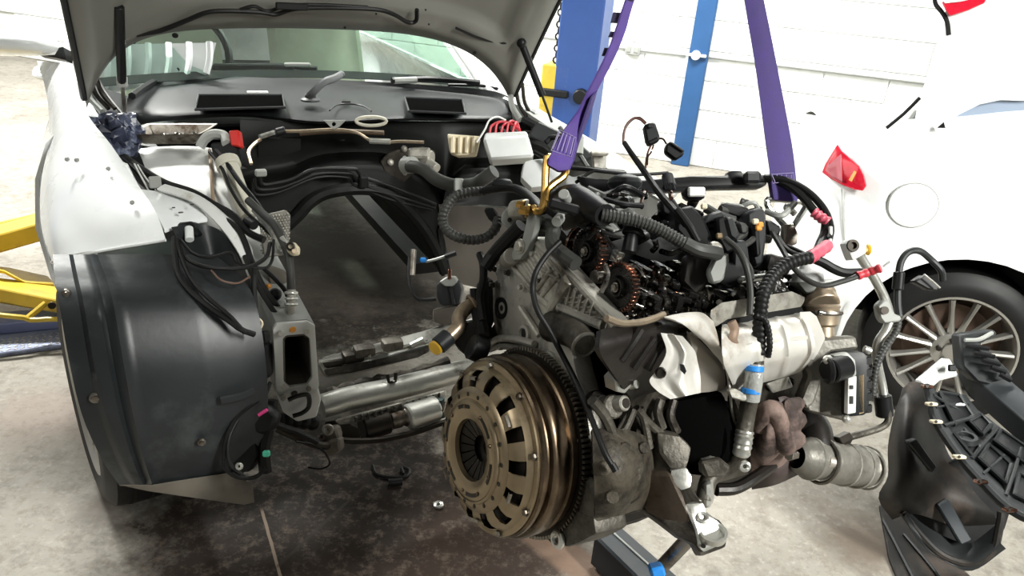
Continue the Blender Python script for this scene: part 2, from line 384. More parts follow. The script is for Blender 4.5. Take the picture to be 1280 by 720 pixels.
    L.new(c, b.inputs['Base Color']); L.new(rough, b.inputs['Roughness']); b.inputs['Specular IOR Level'].default_value = 0.2
    bp = N.new('ShaderNodeBump'); bp.inputs['Strength'].default_value = 0.25; bp.inputs['Distance'].default_value = 0.004; L.new(n3, bp.inputs['Height']); L.new(bp.outputs[0], b.inputs['Normal'])
    return m
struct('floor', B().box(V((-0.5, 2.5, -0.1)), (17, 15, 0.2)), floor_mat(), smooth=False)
wb = struct('wall_back', B().box(WL(-1.5, 0.09, 2.1), (17, 0.16, 4.2), WL.ax), wallp, smooth=False)
# painted blocks, laid in half bond, each with its own edges
blk_me = None
for r in range(7):
    for c in range(22):
        x = -7.2 + c * 0.45 + (0.225 if r % 2 else 0)
        p = WL(x, 0.004, 0.1125 + r * 0.225)
        if blk_me is None:
            o = obj('block', B().box(p, (0.444, 0.02, 0.219), WL.ax, 0.004), wallp, wb, base=p); blk_me = o.data; p0 = p
        else:
            o = bpy.data.objects.new('block', blk_me); COL.objects.link(o); o.parent = wb; o.location = p - p0
struct('wall_left', B().box(V((-8.6, 2.5, 2.1)), (0.2, 15, 4.2)), dimwall, smooth=False)
struct('wall_right', B().box(V((7.6, 2.0, 2.1)), (0.2, 14, 4.2)), dimwall, smooth=False)
struct('wall_front', B().box(V((-0.5, -4.6, 2.1)), (16, 0.2, 4.2)), dimwall, smooth=False)
struct('ceiling', B().box(V((-0.5, 2.5, 4.3)), (17, 15, 0.2)), dimwall, smooth=False)
struct('column', B().box(WL.py(858, 140, -0.02) * 0 + WL(WL.l(WL.py(862, 140, 0)).x, -0.03, 2.1), (0.145, 0.10, 4.2), WL.ax, 0.006), blued)

cz = 0.855
c0 = thing('cable_conduit', WL(-0.7, -0.012, cz), 'thin white cable conduit running along the block wall with two boxes', 'conduit')
obj('pipe', B().tube([WL(x, -0.016, cz + 0.008 * sin(x * 3)) for x in (-1.6, -1.1, -0.8, -0.4, -0.13)], 0.011, 8).tube([WL(x, -0.016, cz + 0.004) for x in (0.02, 0.6, 1.2, 2.4)], 0.012, 8), conduitg, c0)
bx = WL.l(WL.py(792, 62, 0))
o = obj('socket_box', B().box(WL(bx.x, -0.025, bx.z), (0.12, 0.05, 0.075), WL.ax, 0.008), conduitg, c0)
for s in (-1, 1): obj('socket_face', B().box(WL(bx.x + s * 0.03, -0.052, bx.z + 0.005), (0.038, 0.008, 0.045), WL.ax, 0.003), greymet, o)
bx = WL.l(WL.py(870, 69, -0.08))
obj('junction_box', B().lathe(WL(bx.x, -0.08, bx.z), -WL.y, [(0, 0.036), (0.03, 0.034), (0.034, 0.02), (0.034, 0)], 20).box(WL(bx.x, -0.09, bx.z), (0.16, 0.022, 0.022), WL.ax, 0.005), trunkw, c0)

# ================================================================ two-post lift
lp = at(729, 60, 4.3)
lift = thing('lift_post', V((lp.x, lp.y, 0)), 'blue steel post of the vehicle lift behind the raised bonnet', 'lift post')
LA = Frame(V((lp.x, lp.y, 0)), radians(-16))
obj('column_beam', B().box(LA(0, 0, 1.6), (0.24, 0.26, 3.2), LA.ax, 0.008), blue, lift)
obj('foot_plate', B().box(LA(0, 0, 0.012), (0.5, 0.5, 0.024), LA.ax, 0.004), blue, lift)
k = LA.l(at(719, 125, 4.15))
obj('stop_knob', B().cyl(LA(k.x, -0.13, k.z), LA(k.x, -0.17, k.z), 0.045, 0.04, 18), blk, lift)
cg = LA.l(at(684, 120, 4.2))
o = obj('carriage', B().box(LA(cg.x, -0.03, cg.z), (0.16, 0.2, 0.30), LA.ax, 0.006), yellow, lift)
obj('rubber_pad', B().box(LA(cg.x, -0.05, cg.z), (0.18, 0.21, 0.04), LA.ax, 0.006), blk, o)
obj('guard_strip', B().box(LA(cg.x + 0.03, -0.02, cg.z + 0.55), (0.02, 0.02, 0.8), LA.ax), label_w, lift)
b = B()
for i in range(14): b.ring(LA(cg.x - 0.02, -0.06, cg.z + 0.17 + i * 0.032), LA.x if i % 2 else LA.y, 0.018, 0.006, 10, 5)
obj('chain', b, darkst, o)
# yellow arms on the left; they turn on a post outside the picture
lp2 = V((-3.05, 2.35, 0)); LB = Frame(lp2, radians(8))
lift2 = thing('lift_post', lp2, 'yellow swing arms of the vehicle lift reaching in beside the black wheel arch', 'lift')
obj('column_beam', B().box(LB(0, 0, 1.6), (0.26, 0.3, 3.2), LB.ax, 0.008), blue, lift2)
a1 = B().prism(pts([(-330, 385, 2.7), (56, 277, 3.0), (90, 269, 3.02), (90, 256, 3.19), (54, 269, 3.18), (-330, 365, 2.9)]), (0, 0, -0.075), 0.006)
o = obj('lift_arm', a1, yellow, lift2)
obj('edge_bar', B().tube(pts([(-330, 362, 2.9), (52, 268, 3.2), (120, 250, 3.25)]), 0.012, 8, sm=1), yellow, o)
a2 = B().prism(pts([(-300, 330, 2.62), (0, 361, 2.82), (72, 375, 2.86), (95, 380, 2.87), (95, 360, 3.01), (72, 356, 3.0), (28, 353, 2.98), (-300, 310, 2.75)]), (0, 0, -0.058), 0.005)
o = obj('lift_arm', a2, yellow, lift2)
obj('step_plate', B().prism(pts([(-40, 330, 2.9), (5, 338, 2.92), (32, 352, 2.95), (70, 355, 2.98), (60, 345, 3.08), (10, 334, 3.05)]), (0, 0, -0.012), 0.003), yellow, o)
obj('guard_rod', B().tube(pts([(-300, 375, 2.55), (0, 394, 2.76), (38, 400, 2.8), (72, 399, 2.82), (140, 405, 2.86)]), 0.010, 8, sm=3).tube(pts([(34, 398, 2.8), (57, 379, 2.84)]), 0.011, 8), yellow, o)
obj('pin', B().cyl(at(65, 382, 2.845), at(65, 382, 2.80), 0.014, n=10), darkst, o)
bp_ = thing('ramp_plate', fz(30, 430), 'worn blue steel tread plate on the floor below the yellow lift arms', 'plate')
q = [fz(-40, 452), fz(0, 447), fz(80, 436), fz(140, 428), fz(140, 402), fz(75, 405), fz(0, 412), fz(-40, 417)]
obj('plate', B().prism(q, (0, 0, 0.018), 0.004), mat('worn_blue_steel', (0.30, 0.34, 0.46), 0.45, 0.3, var=0.2, dirt=(0.12, 0.13, 0.2), damt=0.4), bp_)
obj('riser', B().prism([p + V((0, 0, 0.018)) for p in (fz(-40, 428), fz(0, 424), fz(80, 416), fz(140, 410), fz(140, 398), fz(75, 402), fz(0, 408), fz(-40, 412))], (0, 0, 0.045), 0.004), mat('faded_blue_paint', (0.16, 0.19, 0.36), 0.5, var=0.15), bp_)
b = B(); ux = (fz(80, 436) - fz(0, 447)).normalized(); uy = V((-ux.y, ux.x, 0)); o0 = fz(-34, 451)
for i in range(14):
    for j in range(5):
        p = o0 + ux * (i * 0.022) + uy * (0.012 + j * 0.022) + V((0, 0, 0.0185)); s = 1 if (i + j) % 2 else -1
        d = (ux + uy * s).normalized(); e = V((-d.y, d.x, 0))
        b.box(p, (0.017, 0.005, 0.003), (d, e, V((0, 0, 1))), 0.0012)
o = obj('tread', b, alub, bp_); o['kind'] = 'stuff'

# ================================================================ the white car by the wall
wc = thing('white_car', W(0.4, 0.85, 0), 'white car parked by the block wall, its red tail light and alloy wheel showing', 'car')
def wys(x):
    if x < -0.33:
        t = min(1.0, (-0.33 - x) / 0.29); return 0.30 * (1 - sqrt(1 - t * t))
    return 0.0
def wsurf(px, py, off=0.0):
    y = 0.0
    for _ in range(14):
        x = W.l(W.py(px, py, y - off)).x; y = 0.6 * y + 0.4 * wys(max(x, -0.619))
    return W.py(px, py, y - off)
def wtop(x): return 1.02 + 0.135 * min(1.0, max(0.0, (x + 0.56) / 0.55)) + (0.03 * (x / 1.3) if x > 0 else 0)
plan = [(1.5, 0.0), (1.1, 0.0), (0.8, 0.0), (0.6, 0.0), (0.5, 0.0)]
AR = 0.375
plan += [(AR * cos(a), 0.0) for a in [pi * i / 20 for i in range(0, 21)]]
plan += [(-0.33 - 0.29 * sin(a), 0.30 * (1 - cos(a))) for a in [pi / 2 * i / 8 for i in range(1, 9)]]
plan += [(-0.64, 0.6), (-0.65, 0.88)]
far = [(x, 1.76 - y) for x, y in plan[::-1]]
rows = []
NZ = 14
for i in range(NZ + 1):
    row = []
    t = i / NZ
    for j, (x, y) in enumerate(plan + far[1:]):
        near = j < len(plan)
        zb = 0.24
        if abs(x) <= AR + 1e-6 and (y < 1e-6 or y > 1.759): zb = max(0.2, 0.305 + sqrt(max(0, AR * AR - x * x)) * 0.98)
        elif x > 0: zb = 0.2
        zt = wtop(x) - 0.20 * min(1, max(0, (y - 0.3) / 1.3)) * min(1, max(0, (0.9 - x) / 0.9)); z = zb + (zt - zb) * t
        o = 0.0
        if z > 0.72: o = -0.10 * ((z - 0.72) / 0.4) ** 2
        if z < 0.62 and x < -0.3: o += 0.025 * min(1, (0.62 - z) / 0.1) * min(1, (-0.3 - x) / 0.2)
        if z < 0.4: o -= 0.10 * (0.4 - z)
        if abs(x) < 0.55 and y < 1e-6: o += 0.022 * max(0, 1 - abs(sqrt(x * x + (z - 0.305) ** 2) - AR) / 0.06)
        cx, cy = 0.0, 0.88
        nx, ny = (0, -1) if y < 1e-6 else ((0, 1) if y > 1.759 else V((min(x + 0.33, 0), (y - 0.30) if y < 0.3 else ((y - 1.46) if y > 1.46 else 0))).normalized()[:])
        row.append(W(x + nx * o, y + ny * o, z))
    rows.append(row)
body = obj('body_shell', B().grid(rows), white, wc, 40)
top_ = rows[-1]; n = len(top_)
obj('boot_deck', B().grid([[top_[i].lerp(top_[n - 1 - i], k / 6) + W.z * (0.015 * sin(pi * k / 6)) for i in range(0, n // 2)] for k in range(7)]), white, wc)
# wheel arch liner
obj('arch_liner', B().grid([[W(AR * 1.01 * cos(pi * (i - 1) / 18), yy, 0.305 + AR * 1.0 * sin(pi * (i - 1) / 18)) for i in range(21)] for yy in (0.0, 0.1, 0.26)] ), rub, wc)
obj('arch_back', B().prism([W(AR * 1.02 * cos(a), 0.26, 0.305 + AR * 1.02 * sin(a)) for a in [pi * i / 16 for i in range(17)]], W.y * 0.01), rub, wc)
# rear pillar and side window
pil = [(1.5, 1.14), (-0.315, 1.055), (-0.318, 1.15), (-0.305, 1.30), (-0.305, 1.37), (-0.325, 1.47), (-0.29, 1.53), (0.1, 1.57), (1.5, 1.58)]
win = [W.l(W.py(*q, 0.09)) for q in ((1176, 158), (1200, 143), (1226, 131), (1252, 126), (1282, 127))]
win = [(p.x, p.z) for p in win] + [(0.35, 1.30), (0.9, 1.36), (1.4, 1.34), (1.4, 1.20), (0.3, 1.175)]
wl_ = W.l(W.py(1280, 147, 0.09)); win += [(wl_.x, wl_.z)]
def lean(x, z): return W(x, 0.09 + (z - 1.1) * 0.22, z)
obj('side_pillar', B().prism([lean(x, z) for x, z in pil], W.y * 0.05, 0.0, holes=[[lean(x, z) for x, z in win]]), white, wc)
obj('side_window', B().prism([lean(x, z) + W.y * 0.02 for x, z in win], W.y * 0.006), mat('bluish_glass', (0.30, 0.36, 0.46), 0.08, var=0.05, coat=1.0), wc)
roofe = [lean(x, z) for x, z in pil[5:]]
fare = [W(0.62 + k * 0.3, 1.5, z) for k, (x, z) in enumerate(pil[5:])]
obj('roof', B().grid([[p.lerp(q, k / 6) + W.z * 0.05 * sin(pi * k / 6) for p, q in zip(roofe, fare)] for k in range(7)]), white, wc)
obj('rear_glass', B().prism([lean(-0.30, 1.06) + W.y * 0.04, lean(-0.30, 1.46) + W.y * 0.04, W(0.62, 1.5, 1.5), W(0.62, 1.5, 1.06)], W.x * 0.01), blk, wc)
def pil_px(px, py, off):
    y = 0.15
    for _ in range(12): y = 0.09 + (W.l(W.py(px, py, y)).z - 1.1) * 0.22 - off
    return W.py(px, py, y)
o = obj('high_lamp', B().prism([pil_px(*q, 0.004) for q in ((1180, 11), (1186, 20), (1208, 13), (1229, 4), (1232, -1), (1228, -6), (1176, 2))], W.y * -0.018, 0.003), lens_red, wc)
obj('pale_strip', B().prism([pil_px(*q, 0.023) for q in ((1181, 4), (1200, 2), (1228, -4), (1226, -12), (1174, -6))], W.y * -0.004), label_w, o)
obj('rubber_seal', B().tube([pil_px(*q, 0.0) for q in ((1168, -4), (1170, 6), (1178, 16), (1184, 28), (1186, 44))], 0.007, 8), rub, wc)
obj('wiper_strut', B().tube([W.py(*q, -0.02) for q in ((1108, 160), (1130, 142), (1150, 122))], 0.006, 8, sm=2), blk, wc)
obj('boot_hinge', B().tube([W.py(*q, 0.2) for q in ((1126, 162), (1140, 146), (1146, 138))], 0.010, 8, sm=2).tube([W.py(*q, 0.2) for q in ((1140, 160), (1150, 140))], 0.008, 8), greymet, wc)
obj('seal_corner', B().prism([W.py(*q, 0.04) for q in ((1172, 160), (1182, 160), (1180, 153))], W.y * 0.01), blk, wc)
# tail light
tl = [(1048, 180), (1053, 188), (1060, 194), (1068, 201), (1075, 207), (1081, 219), (1084, 232), (1080, 238), (1068, 236), (1053, 230), (1040, 223), (1029, 215), (1033, 204), (1041, 191)]
o = obj('tail_light', B().prism([wsurf(*q, 0.006) for q in tl], (W.x * -0.4 - W.y).normalized() * 0.014, 0.004, 2), lens_red, wc)
obj('pale_lens', B().prism([wsurf(*q, 0.019) for q in ((1041, 194), (1047, 186), (1052, 192), (1053, 226), (1040, 220), (1032, 213), (1035, 204))], (W.x * -0.4 - W.y).normalized() * 0.004, 0.001), lens_pale, o)
obj('bulb', B().prism([wsurf(*q, 0.019) for q in ((1068, 213), (1071, 215), (1065, 227), (1061, 225))], (W.x * -0.4 - W.y).normalized() * 0.004, 0.001), lens_amb, o)
# filler flap: a disc standing in a thin groove
p = wsurf(1141, 257, 0.0)
obj('filler_flap', B().lathe(p + W.y * 0.006, -W.y, [(0, 0.076), (0.0085, 0.0755), (0.0105, 0.073), (0.0115, 0)], 40), white, wc)
obj('flap_groove', B().lathe(p + W.y * 0.006, -W.y, [(0, 0.0785), (0.0072, 0.0785), (0.0072, 0.074)], 40), greymet, wc)
obj('bumper_seam', B().tube([wsurf(*q, 0.001) for q in ((1052, 236), (1054, 280), (1057, 320))], 0.0015, 5), greymet, wc)
# rear wheel
wo = W(0, 0.02, 0.305)
whl = obj('wheel', B().lathe(wo, W.y, [(0.19, 0.212), (0.185, 0.26), (0.16, 0.298), (0.06, 0.302), (0.03, 0.295), (0.008, 0.262), (0.0, 0.235), (0.004, 0.214), (0.02, 0.208), (0.19, 0.208)], 56), rub, wc)
obj('rim', B().lathe(wo, W.y, [(0.012, 0.213), (0.004, 0.212), (0.004, 0.204), (0.02, 0.196), (0.05, 0.190), (0.17, 0.188)], 56), alloy, whl)
obj('disc', B().lathe(wo, W.y, [(0.10, 0.03), (0.10, 0.15), (0.11, 0.15)], 40).lathe(wo, W.y, [(0.15, 0.0), (0.15, 0.19)], 40), discs, whl)
obj('hub', B().lathe(wo, W.y, [(0.05, 0.075), (0.015, 0.066), (0.010, 0.052), (0.012, 0.03), (0.004, 0.028), (0.002, 0)], 32), alloy, whl)
sp = None
for i in range(15):
    a = 2 * pi * i / 15 + 0.13; d = W.x * cos(a) + W.z * sin(a); e = W.y.cross(d)
    b = B()
    b.grid([[wo + d * r - W.y * y0 + e * (s * w_) for s, y0 in ((-1, -0.03), (-0.55, dy), (0, dy + 0.004), (0.55, dy), (1, -0.03))] for r, w_, dy in ((0.055, 0.014, -0.018), (0.10, 0.0105, -0.016), (0.15, 0.0095, -0.013), (0.198, 0.012, -0.010))])
    obj('spoke', b, alloy, whl)
for i in range(5):
    a = 2 * pi * i / 5 + 0.5; d = W.x * cos(a) + W.z * sin(a)
    obj('lug_bolt', B().cyl(wo + d * 0.043 + W.y * 0.012, wo + d * 0.043 - W.y * 0.006, 0.0095, n=6), darkst, whl)

# ================================================================ the car whose engine is out
car = thing('car', K(0, 0.6, 0), 'white car with raised bonnet and empty engine bay', 'car')
def kz(px, py, z): return K.pz(px, py, z)
def kb(px, py, b): return K.py(px, py, b)
def kl(px, py, l): return K.px(px, py, l)
CW = lambda nm, L, r, m=rub, d=None, **k: wire(nm, L, r, m, car, d, **k)

# ---- bonnet: a crowned panel on hinges, its pressed frame and pad on the underside
HA = radians(52); HL = 1.12
def hood(s, t, h=0.0):
    """s -1..1 across, t metres from the hinge line along the panel, h out of the underside"""
    x = s * (0.70 + 0.02 * t)
    tt = t
    crown = 0.055 * (1 - s * s) + 0.03 * (1 - (2 * t / HL - 1) ** 2)
    o = K(x, 0.75 - tt * cos(HA), 1.0 + tt * sin(HA))
    nrm = K.y * sin(HA) * 1.0 + K.z * cos(HA)          # towards the outer skin
    return o + nrm * (crown - 0.02 - h)
def hood_t0(s): return 0.265 * (1 - abs(s) ** (8.0 if s < 0 else 3.8)) - 0.02
NS, NT = 72, 48
def prof(s, t):
    e = min((1 - abs(s)) * 0.70, (t - hood_t0(s)), HL - t)
    def st(a, b, x): x = min(1, max(0, (x - a) / (b - a))); return x * x * (3 - 2 * x)
    h = 0.022 * st(0.0, 0.03, e) + 0.012 * st(0.03, 0.05, e) - 0.030 * st(0.12, 0.155, e)
    h += 0.006 * st(0.055, 0.065, e) * (1 - st(0.085, 0.095, e)) * (1 if abs(s) < 0.45 or t > 0.45 else 0)
    return h
rows = []
for j in range(NT + 1):
    r = []
    for i in range(NS + 1):
        s = -1 + 2 * i / NS; t0 = hood_t0(s); t = t0 + (HL - t0) * (j / NT) ** 1.15
        r.append(hood(s, t, prof(s, t)))
    rows.append(r)
bon = obj('bonnet', B().grid([[hood(-1 + 2 * i / 40, hood_t0(-1 + 2 * i / 40) + (HL - hood_t0(-1 + 2 * i / 40)) * j / 24, -0.012) for i in range(41)] for j in range(25)], 0.003), white, car)
obj('inner_frame', B().grid(rows), hoodgrey, bon, 50)
def inpad(s, off): return hood_t0(s) + off
obj('hood_pad', B().grid([[hood(s, t, -0.0005 + 0.006 * (1 if 0 < j < 8 and 0 < i < 30 else 0)) for i in range(31) for s in (-0.69 + 1.38 * i / 30,) for t in (hood_t0(s) + 0.19 + (HL - 0.16 - hood_t0(s) - 0.19) * j / 8,)] for j in range(9)]), padgrey, bon)
# cable and seal that run along the edge of the pad
def hpx(px, py, h):
    # point of the underside plane under a pixel
    nrm = K.y * sin(HA) + K.z * cos(HA); q = hit(px, py, K(0, 0.75, 1.0) + nrm * (0.03 - h), nrm); return q
obj('cable', B().tube([hpx(*q, 0.035) for q in ((153, 46), (180, 42), (205, 37), (235, 25), (262, 15), (300, 14), (330, 16), (345, 18), (370, 11), (420, 10), (470, 12), (492, 18), (510, 28), (520, 26), (521, 12))], 0.0065, 7), rub, bon)
obj('cable', B().tube([hpx(*q, 0.033) for q in ((300, 12), (318, 8), (335, 14), (360, 7), (400, 6), (460, 9))], 0.005, 6).box(hpx(365, 8, 0.04), (0.09, 0.012, 0.02), K.ax, 0.003), rub, bon)
obj('cable', B().tube([hpx(*q, 0.034) for q in ((666, 10), (660, 20), (650, 38), (640, 48), (630, 54), (600, 48), (570, 35))], 0.004, 6), rub, bon)
obj('cable', B().tube([hpx(*q, 0.03) for q in ((652, 62), (655, 78), (645, 84), (640, 92), (644, 100), (638, 112), (637, 135), (640, 152))], 0.005, 6), rub, bon)
obj('cable', B().tube([hpx(*q, 0.03) for q in ((142, 22), (140, 40), (134, 48), (138, 62), (136, 70))], 0.008, 6), rub, bon)
for q, r in (((219, 44), 0.009), ((431, 34), 0.004), ((593, 66), 0.007), ((100, 22), 0.004), ((112, 90), 0.006), ((532, 12), 0.003), ((536, 30), 0.003), ((664, 68), 0.004), ((470, 17), 0.003)):
    nrm = K.y * sin(HA) + K.z * cos(HA); p = hpx(*q, 0.034)
    obj('hole', B().lathe(p, -nrm, [(0, r), (0.003, r * 0.9), (0.003, 0)], 14), blk, bon)
obj('slot', B().prism([hpx(*q, 0.032) for q in ((96, 20), (99, 20), (103, 72), (100, 72))], K.y * -0.003), blk, bon)
obj('clip', B().box(hpx(121, 38, 0.035), (0.02, 0.01, 0.02), K.ax, 0.003), greymet, bon)
obj('red_stub', B().cyl(hpx(141, 24, 0.036), hpx(142, 41, 0.036), 0.006), mat('dull_red', (0.35, 0.07, 0.04), 0.6), bon)
for s in (-1.0, 1.0): obj('edge_seal', B().tube([hood(s, t, 0.0) for t in (0.02, 0.1, 0.2, 0.35, 0.5)], 0.010, 7), rub, bon)
for s, L in ((-1, [(104, 100, 2.2), (112, 122, 2.22), (128, 140, 2.22)]), (1, [(637, 108, 2.8), (640, 132, 2.8), (650, 150, 2.78)])):
    hg = obj('hinge', B().tube(pts(L), 0.016, 8, sm=5, squash=(0.5, K.x)), greymet, car)
    for dx in (8, 16): obj('hinge_link', B().tube(pts([(p[0] + dx * 1.0, p[1] - 4, p[2] + 0.01) for p in L]), 0.007, 6), darkst, hg)
# gas struts
st = obj('gas_strut', B().cyl(at(149, 8, 1.98), at(152.5, 104, 2.16), 0.0125), blk, car); obj('rod', B().cyl(at(152.5, 104, 2.16), at(156, 142, 2.22), 0.0055), steel, st)
obj('end_cap', B().cyl(at(152.3, 96, 2.15), at(152.8, 107, 2.165), 0.0145), greymet, st)
st = obj('gas_strut', B().cyl(at(652, 54, 2.55), at(678, 120, 2.62), 0.0125), blk, car); obj('rod', B().cyl(at(678, 120, 2.62), at(690, 153, 2.65), 0.0045), blk, st)
obj('ball_end', B().ball(at(652, 54, 2.54), 0.017), blk, st)

# ---- windscreen, cabin
def ws(u, v):                                        # u -1..1, v 0..1 up the glass
    l = 0.68 * u * (1 - 0.12 * v); return K(l, 1.22 - 0.42 * l * l + 0.75 * v, 0.985 + 0.43 * v - 0.05 * v * v + 0.02 * (1 - u * u) * v)
obj('windscreen', B().grid([[ws(-1 + i / 12, j / 8) for i in range(25)] for j in range(9)]), glass, car)
obj('screen_frit', B().grid([[ws(-1 + i / 12, j * 0.05) + K.y * 0.012 - K.z * 0.006 for i in range(25)] for j in range(2)], 0.002), blk, car)
for s in (-1, 1):
    obj('front_pillar', B().tube([ws(s * 1.03, v) + K.x * (s * 0.02) for v in (-0.12, 0, 0.3, 0.6, 1.0)] + [K(s * 0.62, 2.6, 1.45)], 0.035, 10, squash=(0.7, K.x)), white, car)
    sd = [K(s * 0.86, 0.42, z) for z in (0.62,)]
    rr = []
    for b_ in (0.62, 0.9, 1.2, 1.6, 2.2, 2.8, 3.4):
        rr.append([K(s * (0.80 + o), b_, z) for z, o in ((0.24, -0.03), (0.34, 0.02), (0.5, 0.055), (0.66, 0.07), (0.80, 0.05), (0.90, 0.01), (0.97, -0.06))])
    dr = obj('body_side', B().grid(rr, 0.01), white, car, 50)
    obj('door_glass', B().prism([K(s * 0.74, 1.25, 0.97), K(s * 0.63, 1.95, 1.36), K(s * 0.62, 3.0, 1.36), K(s * 0.74, 3.2, 0.98)], K.x * (s * 0.005)), glass, car)
    obj('rear_pillar', B().tube([K(s * 0.62, 2.95, 1.40), K(s * 0.72, 3.45, 0.98)], 0.06, 8, sm=1), white, car)
    obj('door_handle', B().tube([K(s * 0.865, 2.0, 0.84), K(s * 0.91, 2.05, 0.845), K(s * 0.91, 2.18, 0.85), K(s * 0.87, 2.24, 0.85)], 0.014, 8), white, dr)
obj('roof', B().grid([[K(0.62 * u, 1.97 + 1.0 * v, 1.40 + 0.05 * (1 - u * u) + 0.03 * sin(pi * v)) for u in (-1, -0.6, -0.2, 0.2, 0.6, 1)] for v in (0, 0.25, 0.5, 0.75, 1)], 0.02), white, car)
obj('tail_body', B().grid([[K(0.72 * u, b_, z) for u in (-1, -0.5, 0, 0.5, 1)] for b_, z in ((3.3, 0.98), (3.75, 0.95), (3.85, 0.6), (3.8, 0.3))], 0.01), white, car)
for l_, w_ in ((-0.53, 0.46), (0.63, 0.36)): obj('cabin_floor', B().box(K(l_, 2.2, 0.2), (w_, 2.3, 0.05), K.ax), blk, car)
obj('tunnel_light_block', B().box(K(0.08, 2.3, 0.67), (0.86, 2.7, 0.02), K.ax), blk, car)  # added unseen sheet that keeps cabin light off the floor below
obj('dashboard', B().grid([[K(0.70 * u, b_, z - 0.03 * u * u) for u in (-1, -0.7, -0.4, 0, 0.4, 0.7, 1)] for b_, z in ((1.02, 0.86), (1.22, 0.90), (1.42, 0.90), (1.50, 0.86), (1.46, 0.5))], 0.01), blk2, car)
obj('steering_wheel', B().ring(K(-0.36, 1.66, 1.0), K.y * -0.85 + K.z * 0.5, 0.185, 0.016, 32, 8), blk, car)
sf = mat('beige_seat_cloth', (0.36, 0.35, 0.28), 0.8)
for s in (-0.36, 0.36):
    so = obj('seat', B().prism([K(s - 0.24, b_, z) for b_, z in ((1.75, 0.5), (2.25, 0.45), (2.32, 0.5), (2.5, 1.1), (2.42, 1.12), (2.2, 0.62), (1.78, 0.62))], K.x * 0.48, 0.03), sf, car)
    obj('headrest', B().box(K(s, 2.5, 1.22), (0.26, 0.09, 0.17), K.ax, 0.04, 2), sf, so)
sh_ = obj('screen_reflection', B().grid(dense([[at(128 + 26.5 * i + 10 * v, 118 - 5 * i - (62 - 4.5 * i) * v, 2.75 + 0.02 * (i % 2) - 0.0 * v) for i in range(6)] for v in (0, 0.5, 1)], 3, 1), 0.003), trunkw, car)  # ribbed white panel added to imitate reflections in the windscreen
for i in range(6): obj('reflection_stripe', B().tube([at(130 + 25.5 * i + 14 * v - 10 * v * v, 117 - 5 * i - (62 - 4.5 * i) * v, 2.735) for v in (0, 0.3, 0.6, 1)], 0.012, 6), white, sh_)
# mirror on the driver's side
mc = at(26, 48, 2.62)
mr = obj('door_mirror', B().grid(dense([[at(-60, 30, 2.5), at(0, 36, 2.5), at(50, 40, 2.5), at(72, 52, 2.5)], [at(-60, 48, 2.42), at(0, 46, 2.42), at(45, 50, 2.42), at(74, 58, 2.46)], [at(-60, 60, 2.44), at(0, 64, 2.44), at(40, 66, 2.44), at(70, 66, 2.47)], [at(-60, 66, 2.56), at(0, 68, 2.56), at(40, 68, 2.56), at(68, 68, 2.52)], [at(-60, 30, 2.62), at(0, 36, 2.62), at(50, 40, 2.62), at(72, 50, 2.55)]], 4, 4)), white, car)
obj('mirror_mount', B().prism(pts([(44, 67), (78, 57), (82, 75), (70, 72)], 2.5), fw * 0.05, 0.004), blk, car)

# ---- cowl under the windscreen
cw = [[kz(160, 120, 0.97), kz(215, 92, 0.985), kz(300, 96, 0.985), kz(400, 99, 0.985), kz(500, 104, 0.985), kz(606, 112, 0.985), kz(640, 122, 0.97)],
      [kz(158, 132, 0.95), kz(205, 112, 0.96), kz(300, 110, 0.965), kz(400, 110, 0.965), kz(500, 112, 0.965), kz(606, 121, 0.96), kz(640, 130, 0.95)],
      [kz(158, 144, 0.93), kz(200, 130, 0.945), kz(300, 124, 0.95), kz(400, 126, 0.95), kz(500, 128, 0.95), kz(606, 132, 0.945), kz(640, 138, 0.93)],
      [kz(160, 152, 0.90), kz(200, 144, 0.925), kz(300, 140, 0.935), kz(400, 149, 0.93), kz(500, 146, 0.935), kz(606, 147, 0.925), kz(640, 148, 0.91)],
      [kz(162, 160, 0.87), kz(200, 152, 0.905), kz(300, 146, 0.915), kz(400, 155, 0.91), kz(500, 151, 0.915), kz(606, 152, 0.905), kz(640, 154, 0.89)]]
cowl = obj('cowl', B().grid(dense(cw, 4, 6), 0.004), blk2, car, 50)
for L in ([(248, 119), (353, 119), (356, 134), (244, 137)], [(506, 122), (578, 125), (582, 142), (511, 139)]):
    o = obj('vent_shade', B().prism([kz(*q, 0.962) for q in L], K.z * -0.004), voidblk, cowl)
    P_ = [kz(*q, 0.964) for q in L]; obj('vent_rim', B().tube(P_, 0.0045, 6, True, 1), blk2, o)
obj('drain_slot', B().tube([kz(*q, 0.955) for q in ((412, 138), (422, 131), (440, 130), (455, 133), (464, 139))], 0.003, 6), blk, cowl)
obj('badge_slot', B().box(kz(432, 127, 0.958), (0.035, 0.02, 0.006), K.ax, 0.003), blk, cowl)
wp = kz(388, 126, 0.965)
o = obj('wiper_pivot', B().lathe(wp, K.z, [(0, 0.034), (0.006, 0.032), (0.012, 0.020), (0.022, 0.018), (0.026, 0.010), (0.026, 0)], 24), blk2, cowl)
obj('wiper_arm', B().tube(pts([(387, 120, 2.42), (393, 114, 2.4), (405, 103, 2.42), (418, 98, 2.47), (427, 93, 2.52)]), 0.013, 8, squash=(0.7, K.y)).ball(at(427, 93, 2.52), 0.011), mat('worn_grey_arm', (0.09, 0.095, 0.10), 0.4, var=0.2), o)
obj('wiper_blade', B().tube([kz(*q, 1.0) for q in ((222, 88), (280, 84), (340, 82), (396, 86))], 0.010, 6).box(kz(318, 84, 1.005), (0.30, 0.02, 0.025), K.ax, 0.006), blk, car)
obj('blade_holder', B().box(kz(372, 81, 1.02), (0.10, 0.016, 0.016), K.ax, 0.004), greymet, car)
